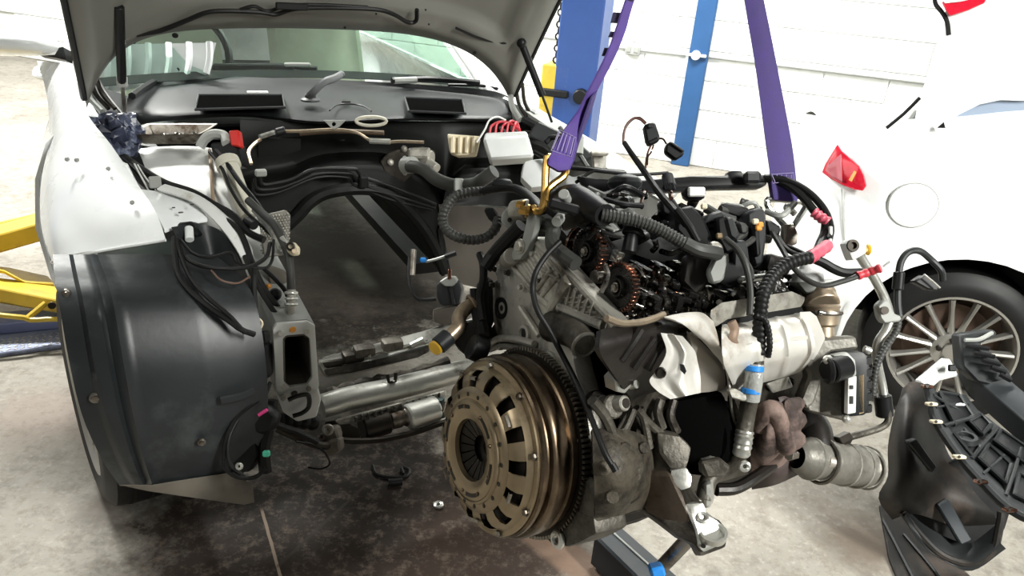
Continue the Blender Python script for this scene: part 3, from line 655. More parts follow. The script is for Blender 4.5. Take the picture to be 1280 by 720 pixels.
obj('wiper_blade', B().tube([kz(*q, 1.0) for q in ((490, 101), (540, 99), (600, 104))], 0.012, 6).tube([kz(*q, 0.99) for q in ((560, 106), (600, 107), (622, 111))], 0.006, 6), blk, car)
obj('blade_holder', B().tube([kz(*q, 1.0) for q in ((492, 101), (520, 100))], 0.013, 8, sm=1), greymet, car)
obj('strap', B().tube([kz(*q, 0.98) for q in ((165, 120), (182, 108), (205, 95), (225, 84))], 0.012, 6), blk, car)
obj('white_tag', B().box(kz(322, 115, 0.966), (0.07, 0.02, 0.004), K.ax), label_w, cowl)
obj('seal_ring', B().tube([at(464 + 19 * cos(a), 151.5 + 5.5 * sin(a), 2.44) for a in [2 * pi * i / 20 for i in range(20)]], 0.0055, 6, True, 1), creamt, car)
obj('bracket', B().prism(pts([(404, 150), (432, 150), (424, 158), (418, 162), (412, 158)], 2.44), fw * 0.006, 0.001, holes=[circ(at(417, 155, 2.44), fw, 0.007, 8)]), greymet, car)

obj('inner_wing_panel', B().grid(dense([[kb(*q, b_) for q, b_ in r] for r in ([((548, 255), 0.66), ((600, 258), 0.6), ((650, 262), 0.55)], [((556, 300), 0.64), ((604, 310), 0.58), ((650, 316), 0.52)], [((566, 352), 0.62), ((610, 362), 0.56), ((650, 370), 0.5)])], 3, 3), 0.006), mat('dim_brown_panel', (0.055, 0.047, 0.038), 0.6, var=0.3), car)

# ---- bulkhead: quilted insulation above the open tunnel
arch = [(300, 330), (330, 300), (352, 292), (372, 275), (388, 258), (410, 246), (450, 241), (485, 247), (510, 268), (530, 292), (545, 318), (556, 345), (562, 262), (700, 262)]
topb = [(300, 150), (330, 152), (352, 152), (372, 152), (388, 152), (410, 152), (450, 152), (485, 152), (510, 152), (530, 152), (545, 152), (560, 152), (600, 152), (700, 155)]
rows = []
for j in range(13):
    v = j / 12; r = []
    for (ax_, ay), (tx, ty) in zip(arch, topb):
        x = tx + (ax_ - tx) * v; y = ty + (ay - ty) * v
        bq = 0.80 - 0.16 * v - 0.035 * sin(pi * v) ** 2 + (0.03 if 0.42 < v < 0.55 else 0)
        r.append(kb(x, y, bq))
    rows.append(r)
fire = obj('bulkhead', B().grid(dense(rows, 2, 3), 0.006), felt, car, 60)
obj('tunnel', B().grid([[kb(*q, 0.64) + (K.y * (k * 0.8)) + K.z * (0.01 * k) for q in arch[:12]] for k in range(4)]), felt, car)
obj('arch_lip', B().tube([kb(q[0], q[1] - 5, 0.625) for q in arch[1:12]], 0.022, 8), felt, fire)
for L, r in (([(325, 215), (328, 230), (345, 229), (365, 224), (395, 211), (440, 211), (447, 214), (455, 222), (490, 233), (545, 256)], 0.006), ([(318, 222), (322, 236), (345, 236), (370, 228), (398, 217), (436, 217), (443, 222), (452, 230), (490, 243), (544, 260)], 0.006), ([(316, 228), (320, 243), (350, 240), (395, 222), (434, 222), (441, 230), (455, 236), (488, 249), (540, 262)], 0.005)):
    obj('brake_pipe', B().tube([kb(*q, 0.61) for q in L], r, 7, sm=4), rub, fire)
obj('pipe_clip', B().box(kb(454, 227, 0.60), (0.03, 0.03, 0.04), K.ax, 0.005), blk, fire)
obj('pipe_clip', B().box(kb(326, 216, 0.60), (0.035, 0.02, 0.022), K.ax, 0.004), greymet, fire)
for q, r in (((341, 196), 0.022), ((427, 185), 0.035), ((400, 231), 0.008)):
    obj('insulation_boss', B().lathe(kb(*q, 0.745), -K.y, [(0, r), (0.012, r * 0.92), (0.02, r * 0.5), (0.012, r * 0.35), (0.012, 0)], 20), felt, fire)
obj('insulation_panel', B().grid(dense([[kb(x, y, 0.735) for x in (322, 350, 375)] for y in (172, 195, 218)], 4, 4), 0.012), felt, fire)
CW('refrigerant_pipe', [(314, 205, 2.30), (311, 190, 2.33), (318, 180, 2.38), (330, 172, 2.42), (346, 165, 2.44), (376, 164, 2.45), (420, 162, 2.46), (446, 166, 2.46), (462, 175, 2.44), (480, 178, 2.44), (500, 177, 2.44), (530, 178, 2.44)], 2.2, egr)
CW('pipe_sleeve', [(325, 172, 2.40), (343, 166, 2.43)], 4, chrome); CW('pipe_sleeve', [(462, 176, 2.43), (488, 177, 2.43)], 3.6, alub)
obj('pipe_collar', B().cyl(at(345, 166, 2.43), at(356, 163, 2.44), 0.014), blk, car)
CW('heat_strip', [(375, 167, 2.50), (420, 164, 2.50), (480, 166, 2.50)], 3, mat('brown_strip', (0.10, 0.07, 0.045), 0.5))
o = obj('pedal_plate', B().prism([kb(*q, 0.66) for q in ((476, 202), (486, 191), (500, 187), (530, 184), (545, 190), (543, 208), (520, 214), (512, 222), (502, 232), (492, 222), (480, 214))], K.y * 0.012, 0.003), alud, car)
for q in ((488, 203), (505, 186)): obj('rivet', B().ball(kb(*q, 0.655), 0.012), alu, o)
obj('valve_body', B().cyl(at(516, 195, 2.18), at(540, 198, 2.16), 0.022).cyl(at(530, 186, 2.17), at(533, 206, 2.17), 0.018).cyl(at(536, 204, 2.15), at(546, 211, 2.13), 0.014).box(at(524, 192, 2.15), (0.06, 0.03, 0.03), CAMAX, 0.006), alu, o)
obj('pipe_flange', B().cyl(at(506, 207, 2.15), at(517, 206, 2.12), 0.024).ring(at(506, 207, 2.15), rt, 0.022, 0.006), greymet, o)
CW('coolant_hose', [(512, 208, 2.12), (528, 211, 2.08), (545, 224, 2.04), (565, 231, 2.0), (590, 231, 1.95), (604, 224, 1.9), (618, 214, 1.88)], 8, hosegrey, n=12)
obj('hose_clamp', B().box(at(574, 232, 1.965), (0.025, 0.03, 0.035), CAMAX, 0.004), greymet, car)
o = obj('relay_carrier', B().prism(pts([(559, 167), (600, 170), (595, 193), (572, 194), (562, 190)], 2.36), fw * 0.05, 0.004), cream, car)
for i in range(4): obj('rib', B().tube(pts([(566 + i * 9, 171, 2.352), (566 + i * 8.5, 191, 2.35)]), 0.006, 6, sm=1), cream, o)
o = obj('fuse_box', B().prism(pts([(603, 172), (660, 168), (668, 196), (612, 200)], 2.28), fw * 0.12, 0.008), trunkw, car)
obj('fuse_lid', B().prism(pts([(607, 166), (658, 164), (661, 171), (604, 175)], 2.30), fw * 0.12 + up * 0.01, 0.004), trunkw, o)
for i in range(5): CW('red_wire', [(612 + i * 7, 168, 2.36), (615 + i * 7, 157 - i % 2 * 3, 2.36), (630 + i * 4, 152 + i % 3, 2.38), (650, 162 + i, 2.36)], 1.6, red)
CW('white_wire', [(596, 178, 2.30), (606, 162, 2.3), (612, 150, 2.32), (622, 146, 2.34), (632, 150, 2.36)], 1.2, label_w)
obj('white_reservoir', B().prism(pts([(655, 200), (690, 196), (705, 210), (695, 232), (664, 236), (650, 222)], 2.1), fw * 0.1, 0.015, 2), trunkw, car)
o = obj('header_tank', B().lathe(at(716, 180, 2.2), up, [(-0.03, 0.03), (0.02, 0.032), (0.03, 0.02), (0.03, 0)], 20), greymet, car)
obj('battery_tray', B().prism(pts([(672, 150), (718, 172), (745, 196), (720, 205), (690, 190), (660, 168)], 2.35), fw * 0.1 + up * -0.03, 0.006), blk2, car)
obj('grey_bracket', B().prism(pts([(740, 188), (758, 192), (757, 212), (742, 210)], 2.05), fw * 0.03, 0.003).box(at(749, 192, 2.03), (0.05, 0.015, 0.012), CAMAX, 0.004), alu, car)
for L, r, m in (([(700, 160, 2.4), (712, 178, 2.35), (722, 190, 2.3), (735, 210, 2.2)], 3, hosegrey), ([(682, 178, 2.3), (690, 172, 2.3), (705, 175, 2.25), (712, 190, 2.2)], 3.5, blk), ([(640, 160, 2.5), (655, 175, 2.4), (680, 182, 2.3), (700, 200, 2.2)], 3, rub), ([(655, 150, 2.55), (690, 168, 2.45), (720, 185, 2.35)], 5, blk), ([(625, 160, 2.5), (640, 168, 2.45), (660, 165, 2.45), (690, 176, 2.4)], 2, rub), ([(668, 190, 2.1), (700, 205, 2.05), (740, 212, 2.0), (780, 216, 1.95)], 3, rub)): CW('harness', L, r, m)
# passenger-side wing seen along its top edge
wr = [[(636, 112), (700, 152), (760, 187), (806, 214), (850, 236)], [(650, 120), (706, 160), (764, 195), (804, 220), (845, 242)], [(655, 138), (700, 168), (745, 202), (785, 226), (830, 252)]]
obj('wing_edge', B().grid([[kl(*q, l) for q in r] for r, l in zip(wr, (0.82, 0.77, 0.72))], 0.01), greymet, car)
far_side = [K(0.83, b_, z) for b_, z in ((0.85, 0.95), (0.5, 0.93), (0.2, 0.91), (-0.02, 0.88))]
obj('wing', B().grid([far_side, [p + K.x * 0.06 - K.z * 0.15 for p in far_side], [p + K.x * 0.05 - K.z * 0.28 for p in far_side]], 0.01), white, car)

# ---- driver-side wing, arch liner and wheel
fr = [[(207, 299, 1.70), (180, 305, 1.70), (140, 310, 1.71), (100, 316, 1.73), (76, 322, 1.76), (65, 327, 1.80)],
      [(196, 268, 1.74), (165, 274, 1.73), (125, 280, 1.74), (92, 286, 1.77), (68, 290, 1.80), (54, 295, 1.86)],
      [(182, 245, 1.79), (150, 248, 1.78), (115, 250, 1.79), (85, 254, 1.82), (65, 256, 1.86), (50, 262, 1.93)],
      [(162, 215, 1.87), (132, 216, 1.85), (105, 217, 1.86), (82, 218, 1.89), (64, 219, 1.94), (52, 222, 2.02)],
      [(138, 180, 1.98), (115, 180, 1.96), (97, 180, 1.97), (82, 180, 2.0), (69, 180, 2.06), (60, 182, 2.15)],
      [(114, 150, 2.10), (101, 149, 2.08), (90, 148, 2.09), (79, 147, 2.12), (69, 146, 2.18), (61, 147, 2.28)],
      [(100, 122, 2.22), (92, 120, 2.2), (85, 118, 2.21), (77, 116, 2.24), (68, 114, 2.30), (57, 112, 2.42)],
      [(90, 82, 2.42), (86, 80, 2.40), (80, 79, 2.42), (72, 78, 2.46), (60, 77, 2.55), (46, 76, 2.70)]]
wing = obj('wing', B().grid(dense([pts(r) for r in fr], 5, 4), 0.002), white, car, 50)
obj('wing_lip', B().tube(pts([(207, 300, 1.70), (140, 311, 1.71), (76, 323, 1.76), (65, 328, 1.80)]), 0.004, 6), white, wing)
for q in ((135, 211), (165, 253), (96, 200), (84, 199)):
    obj('hole', B().ball(at(q[0], q[1], 1.84 - (q[1] - 211) * 0.0022), 0.006, 8), greymet, wing)
# white flange where the headlamp and slam panel were bolted on
o = obj('wing_flange', B().prism(pts([(140, 196, 1.95), (160, 204, 1.93), (176, 236, 1.86), (204, 239, 1.88), (244, 250, 1.9), (260, 272, 1.86), (232, 276, 1.82), (206, 286, 1.76), (186, 250, 1.80), (160, 214, 1.89)]), up * -0.012, 0.002), white, car)
for q, r in (((182, 262), 0.010), ((166, 252), 0.005), ((226, 266), 0.006), ((240, 256), 0.005), ((217, 260), 0.004)): obj('hole', B().lathe(at(q[0], q[1], 1.815 + (262 - q[1]) * 0.003), up - fw * 0.3, [(0, r), (0.002, r * 0.9), (0.002, 0)], 12), darkst, o)
obj('grey_tab', B().box(at(194, 228, 1.88), (0.028, 0.012, 0.03), K.ax, 0.003), greymet, o)
# liner
ly = [(318, -0.10, 66, 268), (345, -0.17, 68, 300), (380, -0.24, 74, 320), (450, -0.30, 86, 332), (520, -0.325, 103, 334), (575, -0.32, 128, 318), (608, -0.30, 150, 296)]
rows = []
for y, bq, x0, x1 in ly:
    r = []
    for i in range(41):
        t = i / 40; x = x0 + (x1 - x0) * t
        bb = bq + 0.10 * max(0, 0.25 - t) ** 1.0 + 0.04 * max(0, t - 0.7)
        if t < 0.12: bb += 0.018
        bb += 0.012 * math.exp(-((t - 0.235) / 0.02) ** 2) - 0.007 * math.exp(-((t - 0.28) / 0.022) ** 2)
        yy = y - 10 * t if y > 600 else y
        r.append(kb(x, yy, bb))
    rows.append(r)
lin = obj('arch_liner', B().grid(dense(rows, 5, 1), 0.003), liner, car, 50)
for q, r, bb in (((119, 497), 0.008, -0.29), ((83, 366), 0.006, -0.18), ((252, 552), 0.006, -0.335)):
    p = kb(q[0], q[1], bb); obj('screw', B().lathe(p, -K.y, [(0, r * 1.5), (0.004, r * 1.4), (0.005, r), (0.009, r * 0.9), (0.009, 0)], 12), steel, lin)
obj('liner_tongue', B().tube([kb(*q, -0.335) for q in ((276, 501), (300, 496), (318, 489))], 0.010, 8, squash=(0.5, K.y)), liner, lin)
obj('splash_flap', B().prism([kb(*q, -0.31) for q in ((148, 606), (190, 606), (240, 598), (292, 590), (316, 606), (318, 628), (305, 631), (240, 622), (185, 614))], K.y * 0.004 + K.z * -0.003, 0.001), dustfloor, car)
# wheel
ho = K(-0.695, 0.245, 0.315); hx = (K.x * -0.985 + K.y * -0.17).normalized()
wl1 = obj('wheel', B().lathe(ho, hx, [(-0.11, 0.22), (-0.11, 0.29), (-0.09, 0.315), (-0.03, 0.32), (0.03, 0.32), (0.085, 0.313), (0.105, 0.285), (0.11, 0.25), (0.10, 0.225), (-0.1, 0.215)], 56), rub, car)
obj('rim', B().lathe(ho, hx, [(0.098, 0.228), (0.104, 0.222), (0.09, 0.205), (0.03, 0.19), (-0.1, 0.20)], 48), alloy, wl1)
for i in range(10):
    a = 2 * pi * i / 10; e1 = hx.orthogonal().normalized(); e2 = hx.cross(e1); d = e1 * cos(a) + e2 * sin(a); e = hx.cross(d)
    obj('spoke', B().prism([ho + d * r + e * s + hx * 0.07 for r, s in ((0.03, -0.018), (0.21, -0.022), (0.21, 0.022), (0.03, 0.018))], hx * 0.025, 0.004), alloy, wl1)
for k in range(3): obj('tread_groove', B().lathe(ho + hx * (-0.045 + 0.045 * k), hx, [(-0.004, 0.3205), (0.004, 0.3205)], 56), darkst, wl1)

# ---- inner wing: strut tower and upper rail, white
tw = [[(172, 186, 2.25), (205, 183, 2.27), (245, 183, 2.27), (285, 188, 2.22)], [(178, 200, 2.16), (210, 196, 2.18), (250, 197, 2.17), (292, 206, 2.12)],
      [(186, 220, 2.08), (220, 214, 2.09), (260, 217, 2.08), (300, 232, 2.04)], [(205, 246, 2.01), (240, 243, 2.01), (275, 250, 2.0), (305, 262, 1.99)], [(235, 285, 2.0), (262, 285, 2.0), (290, 288, 1.99), (312, 296, 1.98)]]
tow = obj('strut_tower', B().grid(dense([pts(r) for r in tw], 4, 4), 0.006), offwhite, car, 50)
obj('seam', B().tube(pts([(262, 188, 2.19), (264, 215, 2.065), (266, 245, 1.99), (270, 262, 1.985)]), 0.005, 6), mat('brown_sealer', (0.28, 0.2, 0.13), 0.7), tow)
rl = [[(196, 236, 1.86), (240, 252, 1.86), (272, 280, 1.84), (296, 312, 1.82), (312, 345, 1.8)], [(206, 230, 1.88), (248, 244, 1.88), (284, 272, 1.86), (308, 305, 1.84), (317, 345, 1.82)], [(210, 233, 1.95), (252, 248, 1.95), (290, 276, 1.93), (314, 308, 1.91), (320, 348, 1.89)]]
obj('upper_rail', B().grid(dense([pts(r) for r in rl], 3, 6), 0.006), offwhite, car, 50)
obj('rail_side', B().grid(dense([pts([(214, 284, 1.76), (250, 280, 1.82), (278, 290, 1.84), (298, 318, 1.83), (313, 350, 1.81)]), pts([(232, 320, 1.78), (262, 320, 1.84), (282, 330, 1.85), (300, 350, 1.84), (315, 380, 1.82)])], 3, 4), 0.004), liner, car)
obj('washer_neck', B().cyl(at(286, 208, 2.02), at(311, 272, 1.98), 0.026, 0.022, 18).cyl(at(283, 200, 2.03), at(287, 210, 2.02), 0.032, n=18), creamt, car)
o = obj('side_lamp_pod', B().prism(pts([(212, 279, 1.80), (240, 276, 1.80), (248, 294, 1.79), (222, 300, 1.78)]), fw * 0.05, 0.006), blk, car)
obj('pod_cap', B().cyl(at(236, 285, 1.79), at(237, 300, 1.77), 0.010), trunkw, o)
# battery terminal box with its red cover
bb_ = obj('terminal_box', B().prism(pts([(262, 178), (296, 176), (302, 206), (268, 208)], 2.08), fw * 0.07, 0.006), blk, car)
obj('red_cover', B().prism(pts([(285, 163), (298, 162), (301, 184), (288, 182)], 2.07), fw * 0.03, 0.004), redp, bb_)
obj('silver_clamp', B().tube(pts([(250, 184, 2.1), (256, 174, 2.1), (266, 168, 2.1), (280, 170, 2.1), (284, 180, 2.08)]), 0.014, 8), greymet, car)
obj('rubber_grommet', B().cyl(at(198, 166, 2.3), at(206, 160, 2.3), 0.02), blk, car)
obj('white_bracket', B().prism(pts([(92, 126, 2.28), (108, 126, 2.28), (124, 152, 2.2), (112, 160, 2.18), (100, 150, 2.2)]), fw * 0.03, 0.006), white, car)
obj('black_cap', B().prism(pts([(90, 143, 2.17), (102, 140, 2.17), (110, 152, 2.15), (98, 158, 2.14), (90, 152, 2.15)]), fw * 0.03, 0.006), rub, car)
obj('scuttle_side', B().grid(dense([pts([(108, 104, 2.4), (130, 110, 2.45), (165, 122, 2.55)]), pts([(112, 130, 2.36), (135, 138, 2.4), (170, 150, 2.45)]), pts([(125, 170, 2.32), (150, 176, 2.34), (200, 186, 2.34)])], 3, 3), 0.005), blk2, car)

# ---- wiring and hoses on the driver side
for L, r, m in (
    ([(148, 198, 2.1), (160, 212, 2.02), (170, 228, 1.96), (182, 240, 1.9)], 3.2, rub), ([(152, 196, 2.1), (168, 210, 2.02), (180, 224, 1.98), (190, 236, 1.9)], 3.0, rub),
    ([(156, 196, 2.1), (178, 212, 2.0), (205, 228, 1.95), (240, 240, 1.92), (268, 256, 1.9), (292, 270, 1.88), (310, 290, 1.86), (330, 300, 1.85)], 4.2, rub),
    ([(160, 198, 2.08), (185, 216, 1.98), (215, 234, 1.93), (250, 252, 1.90), (275, 270, 1.87), (300, 290, 1.84), (316, 330, 1.82), (330, 360, 1.82), (352, 390, 1.82)], 3.2, rub),
    ([(262, 190, 2.05), (276, 208, 2.0), (288, 235, 1.95), (305, 262, 1.92), (330, 285, 1.9), (346, 300, 1.9)], 2.2, rub),
    ([(270, 188, 2.04), (284, 205, 2.0), (300, 228, 1.95), (318, 250, 1.92), (332, 270, 1.9)], 3.0, blk),
    ([(218, 296, 1.66), (219, 320, 1.64), (224, 345, 1.62), (240, 366, 1.61), (262, 384, 1.6), (285, 400, 1.6), (302, 412, 1.6), (318, 418, 1.62)], 3.6, rub),
    ([(221, 298, 1.66), (227, 322, 1.64), (240, 350, 1.62), (262, 374, 1.6), (286, 394, 1.6), (306, 416, 1.6)], 2.8, rub),
    ([(222, 300, 1.66), (230, 320, 1.65), (250, 332, 1.64), (280, 336, 1.66), (310, 334, 1.7), (332, 322, 1.75), (338, 304, 1.8)], 2.8, rub),
    ([(226, 300, 1.66), (240, 316, 1.65), (262, 322, 1.65), (288, 316, 1.7), (300, 330, 1.7), (330, 335, 1.72), (340, 325, 1.76), (342, 300, 1.8)], 2.0, rub),
    ([(264, 338, 1.64), (276, 350, 1.63), (296, 354, 1.65), (312, 346, 1.7)], 1.4, mat('brown_wire', (0.12, 0.07, 0.05), 0.6)),
    ([(318, 330, 1.76), (317, 360, 1.74), (319, 395, 1.72), (320, 430, 1.72), (322, 470, 1.72)], 4.0, rub),
    ([(306, 320, 1.8), (316, 345, 1.78), (330, 370, 1.78), (345, 392, 1.79), (358, 400, 1.8)], 3.2, rub),
    ([(330, 336, 1.85), (345, 350, 1.83), (358, 366, 1.82), (362, 385, 1.82)], 3.0, rub),
    ([(100, 100, 2.4), (112, 122, 2.35), (130, 140, 2.3), (150, 150, 2.28)], 2.5, rub), ([(122, 98, 2.42), (134, 118, 2.38), (148, 136, 2.32), (160, 150, 2.28)], 2.0, rub),
    ([(168, 205, 2.0), (176, 220, 1.96), (186, 238, 1.9)], 1.2, label_w), ([(172, 206, 2.0), (182, 222, 1.95), (196, 240, 1.9)], 1.0, label_w)):
    CW('harness', L, r, m)
CW('refrigerant_hose', [(310, 250, 1.9), (325, 264, 1.88), (342, 280, 1.84), (352, 298, 1.82), (360, 318, 1.8), (363, 340, 1.79), (364, 362, 1.79)], 5, hosegrey, n=12)
o = CW('pipe_end', [(364, 362, 1.79), (364, 382, 1.79), (362, 404, 1.80)], 5.5, alu, n=12)
for y in (366, 373, 380): obj('crimp', B().ring(at(364, y, 1.79), up, 0.0125, 0.004, 18, 6), alub, o)
CW('alloy_pipe', [(318, 262, 1.9), (330, 276, 1.88), (342, 292, 1.84), (350, 312, 1.82)], 4.5, alub)
o = obj('pipe_flange', B().prism(pts([(358, 304), (366, 302), (373, 310), (372, 319), (364, 320), (358, 314)], 1.78), fw * 0.02, 0.003), cream, car)
obj('port', B().ring(at(363, 308, 1.775), fw, 0.008, 0.003, 16, 6), darkst, o); obj('port', B().cyl(at(367, 314, 1.78), at(368, 314, 1.765), 0.006), egr, o)
obj('pipe_loop', B().tube(pts([(340, 300), (343, 312), (352, 316), (358, 306), (352, 296)], 1.81), 0.006, 8), alub, car)
obj('black_cap', B().cyl(at(308, 276, 1.88), at(318, 282, 1.86), 0.012), blk, car)
obj('knock_ball', B().ball(at(344, 368, 1.84), 0.016), blk, car)
obj('heat_mesh', B().prism(pts([(322, 270, 2.05), (356, 262, 2.08), (362, 268, 2.08), (360, 318, 2.05), (330, 322, 2.03)]), fw * 0.012, 0.003), mat('mesh_grey', (0.20, 0.19, 0.165), 0.5, 0.4), car)
b = B()
for i in range(10):
    for j in range(14): b.ball(at(327 + i * 3.6 + (1.8 if j % 2 else 0), 272 + j * 3.4 - i * 0.5, 2.045), 0.0034, 6)
o = obj('mesh_dimple', b, MATS['cast_aluminium'], car); o['kind'] = 'stuff'
obj('grimy_bracket', B().prism(pts([(330, 330, 1.95), (352, 338, 1.95), (370, 380, 1.93), (352, 392, 1.9), (336, 360, 1.92)]), fw * 0.05, 0.008), dustfloor, car)
obj('orange_plug', B().box(at(333, 358, 1.9), (0.02, 0.02, 0.012), CAMAX, 0.003), orangep, car)
o = obj('connector', B().prism(pts([(312, 416), (332, 413), (334, 428), (316, 432)], 1.7), fw * 0.03, 0.004), blk, car)
obj('yellow_wire', B().tube(pts([(316, 414), (318, 403), (322, 398), (328, 404), (324, 414)], 1.69), 0.0025, 6), cream, o)
obj('black_bracket', B().prism(pts([(312, 430), (334, 428), (336, 470), (318, 482), (306, 470)], 1.74), fw * 0.04, 0.006), blk, car)

# ---- chassis rail, its open end plate, cross members
FLb = -0.22
outer = [(341, 412), (346, 405), (385, 402), (394, 407), (396, 440), (399, 482), (397, 491), (352, 500), (346, 494), (343, 450)]
inner = [(354, 424), (358, 420), (380, 418), (387, 423), (390, 472), (384, 481), (362, 484), (355, 478)]
fl = obj('rail_end_plate', B().prism([kb(*q, FLb) for q in outer], K.y * 0.012, 0.004, 2, holes=[[kb(*q, FLb) for q in inner]]), offwhite, car)
obj('lower_plate', B().prism([kb(*q, FLb) for q in ((346, 492), (398, 484), (402, 500), (396, 522), (372, 528), (354, 516))], K.y * 0.012, 0.004), offwhite, fl)
for q in ((351, 417), (383, 414), (386, 486), (354, 498)): obj('stud', B().cyl(kb(*q, FLb - 0.02), kb(*q, FLb), 0.0065), alu, fl)
for q in ((366, 412), (368, 492)): obj('hole', B().lathe(kb(*q, FLb - 0.001), -K.y, [(0, 0.008), (0.002, 0.007), (0.002, 0)], 12), darkst if q[1] > 450 else orangep, fl)
ib = [kb(*q, FLb + 0.01) for q in inner]
rail = obj('chassis_rail', B().grid([[p + K.y * t + (K.x * 0.0) for p in ib + [ib[0]]] for t in (0.0, 0.2, 0.5, 0.9)], 0.003), dustfloor, car)
obj('rail_skin', B().grid([[p + K.y * (t + 0.012) for p in [kb(*q, FLb) for q in outer + [outer[0]]]] for t in (0.0, 0.2, 0.5, 0.9)], 0.003), greymet, car)
obj('torn_seal', B().tube([kb(*q, FLb - 0.02) for q in ((360, 500), (372, 495), (385, 494), (386, 508), (378, 516), (366, 520))], 0.006, 6), blk, car)
bars = alub
u1 = [(396, 450, 2.12), (420, 440, 2.13), (470, 428, 2.2), (530, 412, 2.3), (575, 398, 2.36), (600, 396, 2.38), (590, 408, 2.36), (545, 424, 2.29), (538, 432, 2.28), (500, 442, 2.23), (455, 454, 2.16), (404, 462, 2.11)]
o = obj('subframe_bar', B().prism(pts(u1), up * -0.03 + fw * 0.03, 0.005), alub, car)
obj('bright_edge', B().tube(pts([(398, 452, 2.10), (470, 441, 2.18), (534, 427, 2.27)]), 0.006, 6, sm=2), chrome, o)
obj('lower_flange', B().prism(pts([(404, 462, 2.1), (460, 452, 2.15), (520, 440, 2.24), (536, 432, 2.26), (536, 440, 2.26), (522, 447, 2.24), (440, 466, 2.13), (408, 470, 2.1)]), fw * 0.03, 0.003), alud, o)
for q in ((441, 445), (416, 452), (455, 438), (490, 430)): obj('lump', B().box(at(q[0], q[1], 2.14), (0.06, 0.04, 0.03), K.ax, 0.01, 2), alud if q[0] != 441 else darkst, o)
obj('clip', B().tube(pts([(440, 436), (452, 442), (464, 444)], 2.14), 0.009, 8), alub, o); obj('clip', B().tube(pts([(514, 432), (524, 427), (530, 424)], 2.24), 0.010, 8), alub, o)
l1 = B().tube(pts([(402, 508, 2.02), (440, 497, 2.06), (500, 484, 2.14), (568, 466, 2.24), (600, 458, 2.28)]), 0.034, 16, sm=3, squash=(0.95, K.z))
o = obj('cross_tube', l1, bars, car)
obj('weld_clip', B().tube(pts([(484, 468, 2.1), (486, 479, 2.1), (494, 476, 2.1), (495, 466, 2.1)]), 0.006, 6, sm=1), darkst, o)
obj('ragged_top', B().tube(pts([(410, 492, 2.06), (450, 479, 2.1), (500, 470, 2.16), (560, 452, 2.24)]), lambda t: 0.014 + 0.005 * sin(t * 40), 8, sm=6), alud, o)
obj('toothed_strip', B().prism(pts([(418, 526, 1.99), (440, 520, 2.0), (556, 488, 2.16), (558, 496, 2.16), (446, 528, 2.0), (424, 532, 1.99)]), fw * 0.03, 0.003), alu, car)
for i in range(14): obj('tooth', B().box(at(445 + i * 8, 524 - i * 2.28, 1.995 + i * 0.0115), (0.006, 0.012, 0.016), CAMAX, 0.002), alud, car)
obj('rack_housing', B().cyl(at(452, 536, 2.03), at(486, 526, 2.07), 0.036, 0.034, 20).cyl(at(484, 527, 2.06), at(500, 523, 2.09), 0.025, n=18), darkst, car)
obj('rack_sleeve', B().cyl(at(488, 526, 2.06), at(512, 519, 2.09), 0.022, n=18).ring(at(506, 521, 2.085), (at(512, 519, 2.09) - at(488, 526, 2.06)), 0.023, 0.005, 20, 6), steel, car)
obj('rack_motor', B().cyl(at(509, 522, 2.07), at(546, 510, 2.12), 0.036, n=22), alub, car)
obj('rack_plug', B().prism(pts([(540, 500), (556, 498), (552, 512), (558, 522), (544, 526)], 2.10), fw * 0.04, 0.005), mat('dark_teal_plastic', (0.01, 0.035, 0.035), 0.45), car)
CW('anti_roll_bar', [(400, 545, 1.96), (425, 550, 1.97), (450, 551, 1.99), (480, 549, 2.02), (520, 540, 2.06), (556, 528, 2.1), (600, 520, 2.15)], 4, darkst, n=10)
CW('rack_bellows', [(346, 526, 1.86), (362, 525, 1.88), (380, 526, 1.9), (396, 528, 1.92)], 11, rub, corr=0.022)
CW('track_rod', [(346, 534, 1.84), (370, 545, 1.86), (398, 556, 1.9), (415, 556, 1.94)], 6, darkst, n=10)
o = obj('mount_foot', B().prism(pts([(404, 536), (420, 534), (424, 548), (418, 562), (402, 560)], 1.93), fw * 0.05, 0.006).prism(pts([(398, 552), (424, 548), (426, 565), (412, 572), (400, 564)], 1.92), fw * 0.05, 0.006), dustfloor, car)
obj('bush', B().ring(at(410, 537, 1.92), fw, 0.009, 0.006, 18, 8), alu, o)
obj('wish_bone', B().prism(pts([(404, 525, 2.0), (425, 522, 2.0), (452, 534, 2.0), (448, 543, 1.99), (416, 540, 1.98)]), up * -0.03, 0.006), darkst, car)
CW('thin_wire', [(370, 552, 1.84), (392, 556, 1.88), (406, 566, 1.9), (412, 580, 1.9), (400, 586, 1.9), (385, 584, 1.9)], 1.4, rub)
# loom tail hanging behind the liner
for L, r in (([(338, 478, 1.72), (330, 495, 1.7), (312, 508, 1.68), (296, 522, 1.67), (284, 545, 1.66), (280, 570, 1.66), (284, 588, 1.66), (300, 597, 1.66), (320, 596, 1.68), (332, 585, 1.7)], 2.6), ([(322, 480, 1.72), (318, 500, 1.7), (300, 520, 1.68), (286, 550, 1.66), (288, 580, 1.66), (306, 596, 1.67)], 2.4), ([(340, 500, 1.74), (336, 530, 1.74), (330, 560, 1.74), (332, 590, 1.75)], 8), ([(316, 470, 1.74), (324, 490, 1.73), (330, 515, 1.73), (345, 530, 1.75), (372, 540, 1.8), (396, 552, 1.85)], 4.5)): CW('harness', L, r)
obj('plug_cluster', B().prism(pts([(310, 508), (332, 505), (346, 520), (340, 540), (322, 545), (312, 528)], 1.70), fw * 0.05, 0.008), blk, car)
obj('magenta_clip', B().cyl(at(323, 519, 1.68), at(334, 512, 1.68), 0.004), pinkp, car)
obj('green_plug', B().box(at(333, 567, 1.69), (0.016, 0.012, 0.014), CAMAX, 0.003), greenp, car)
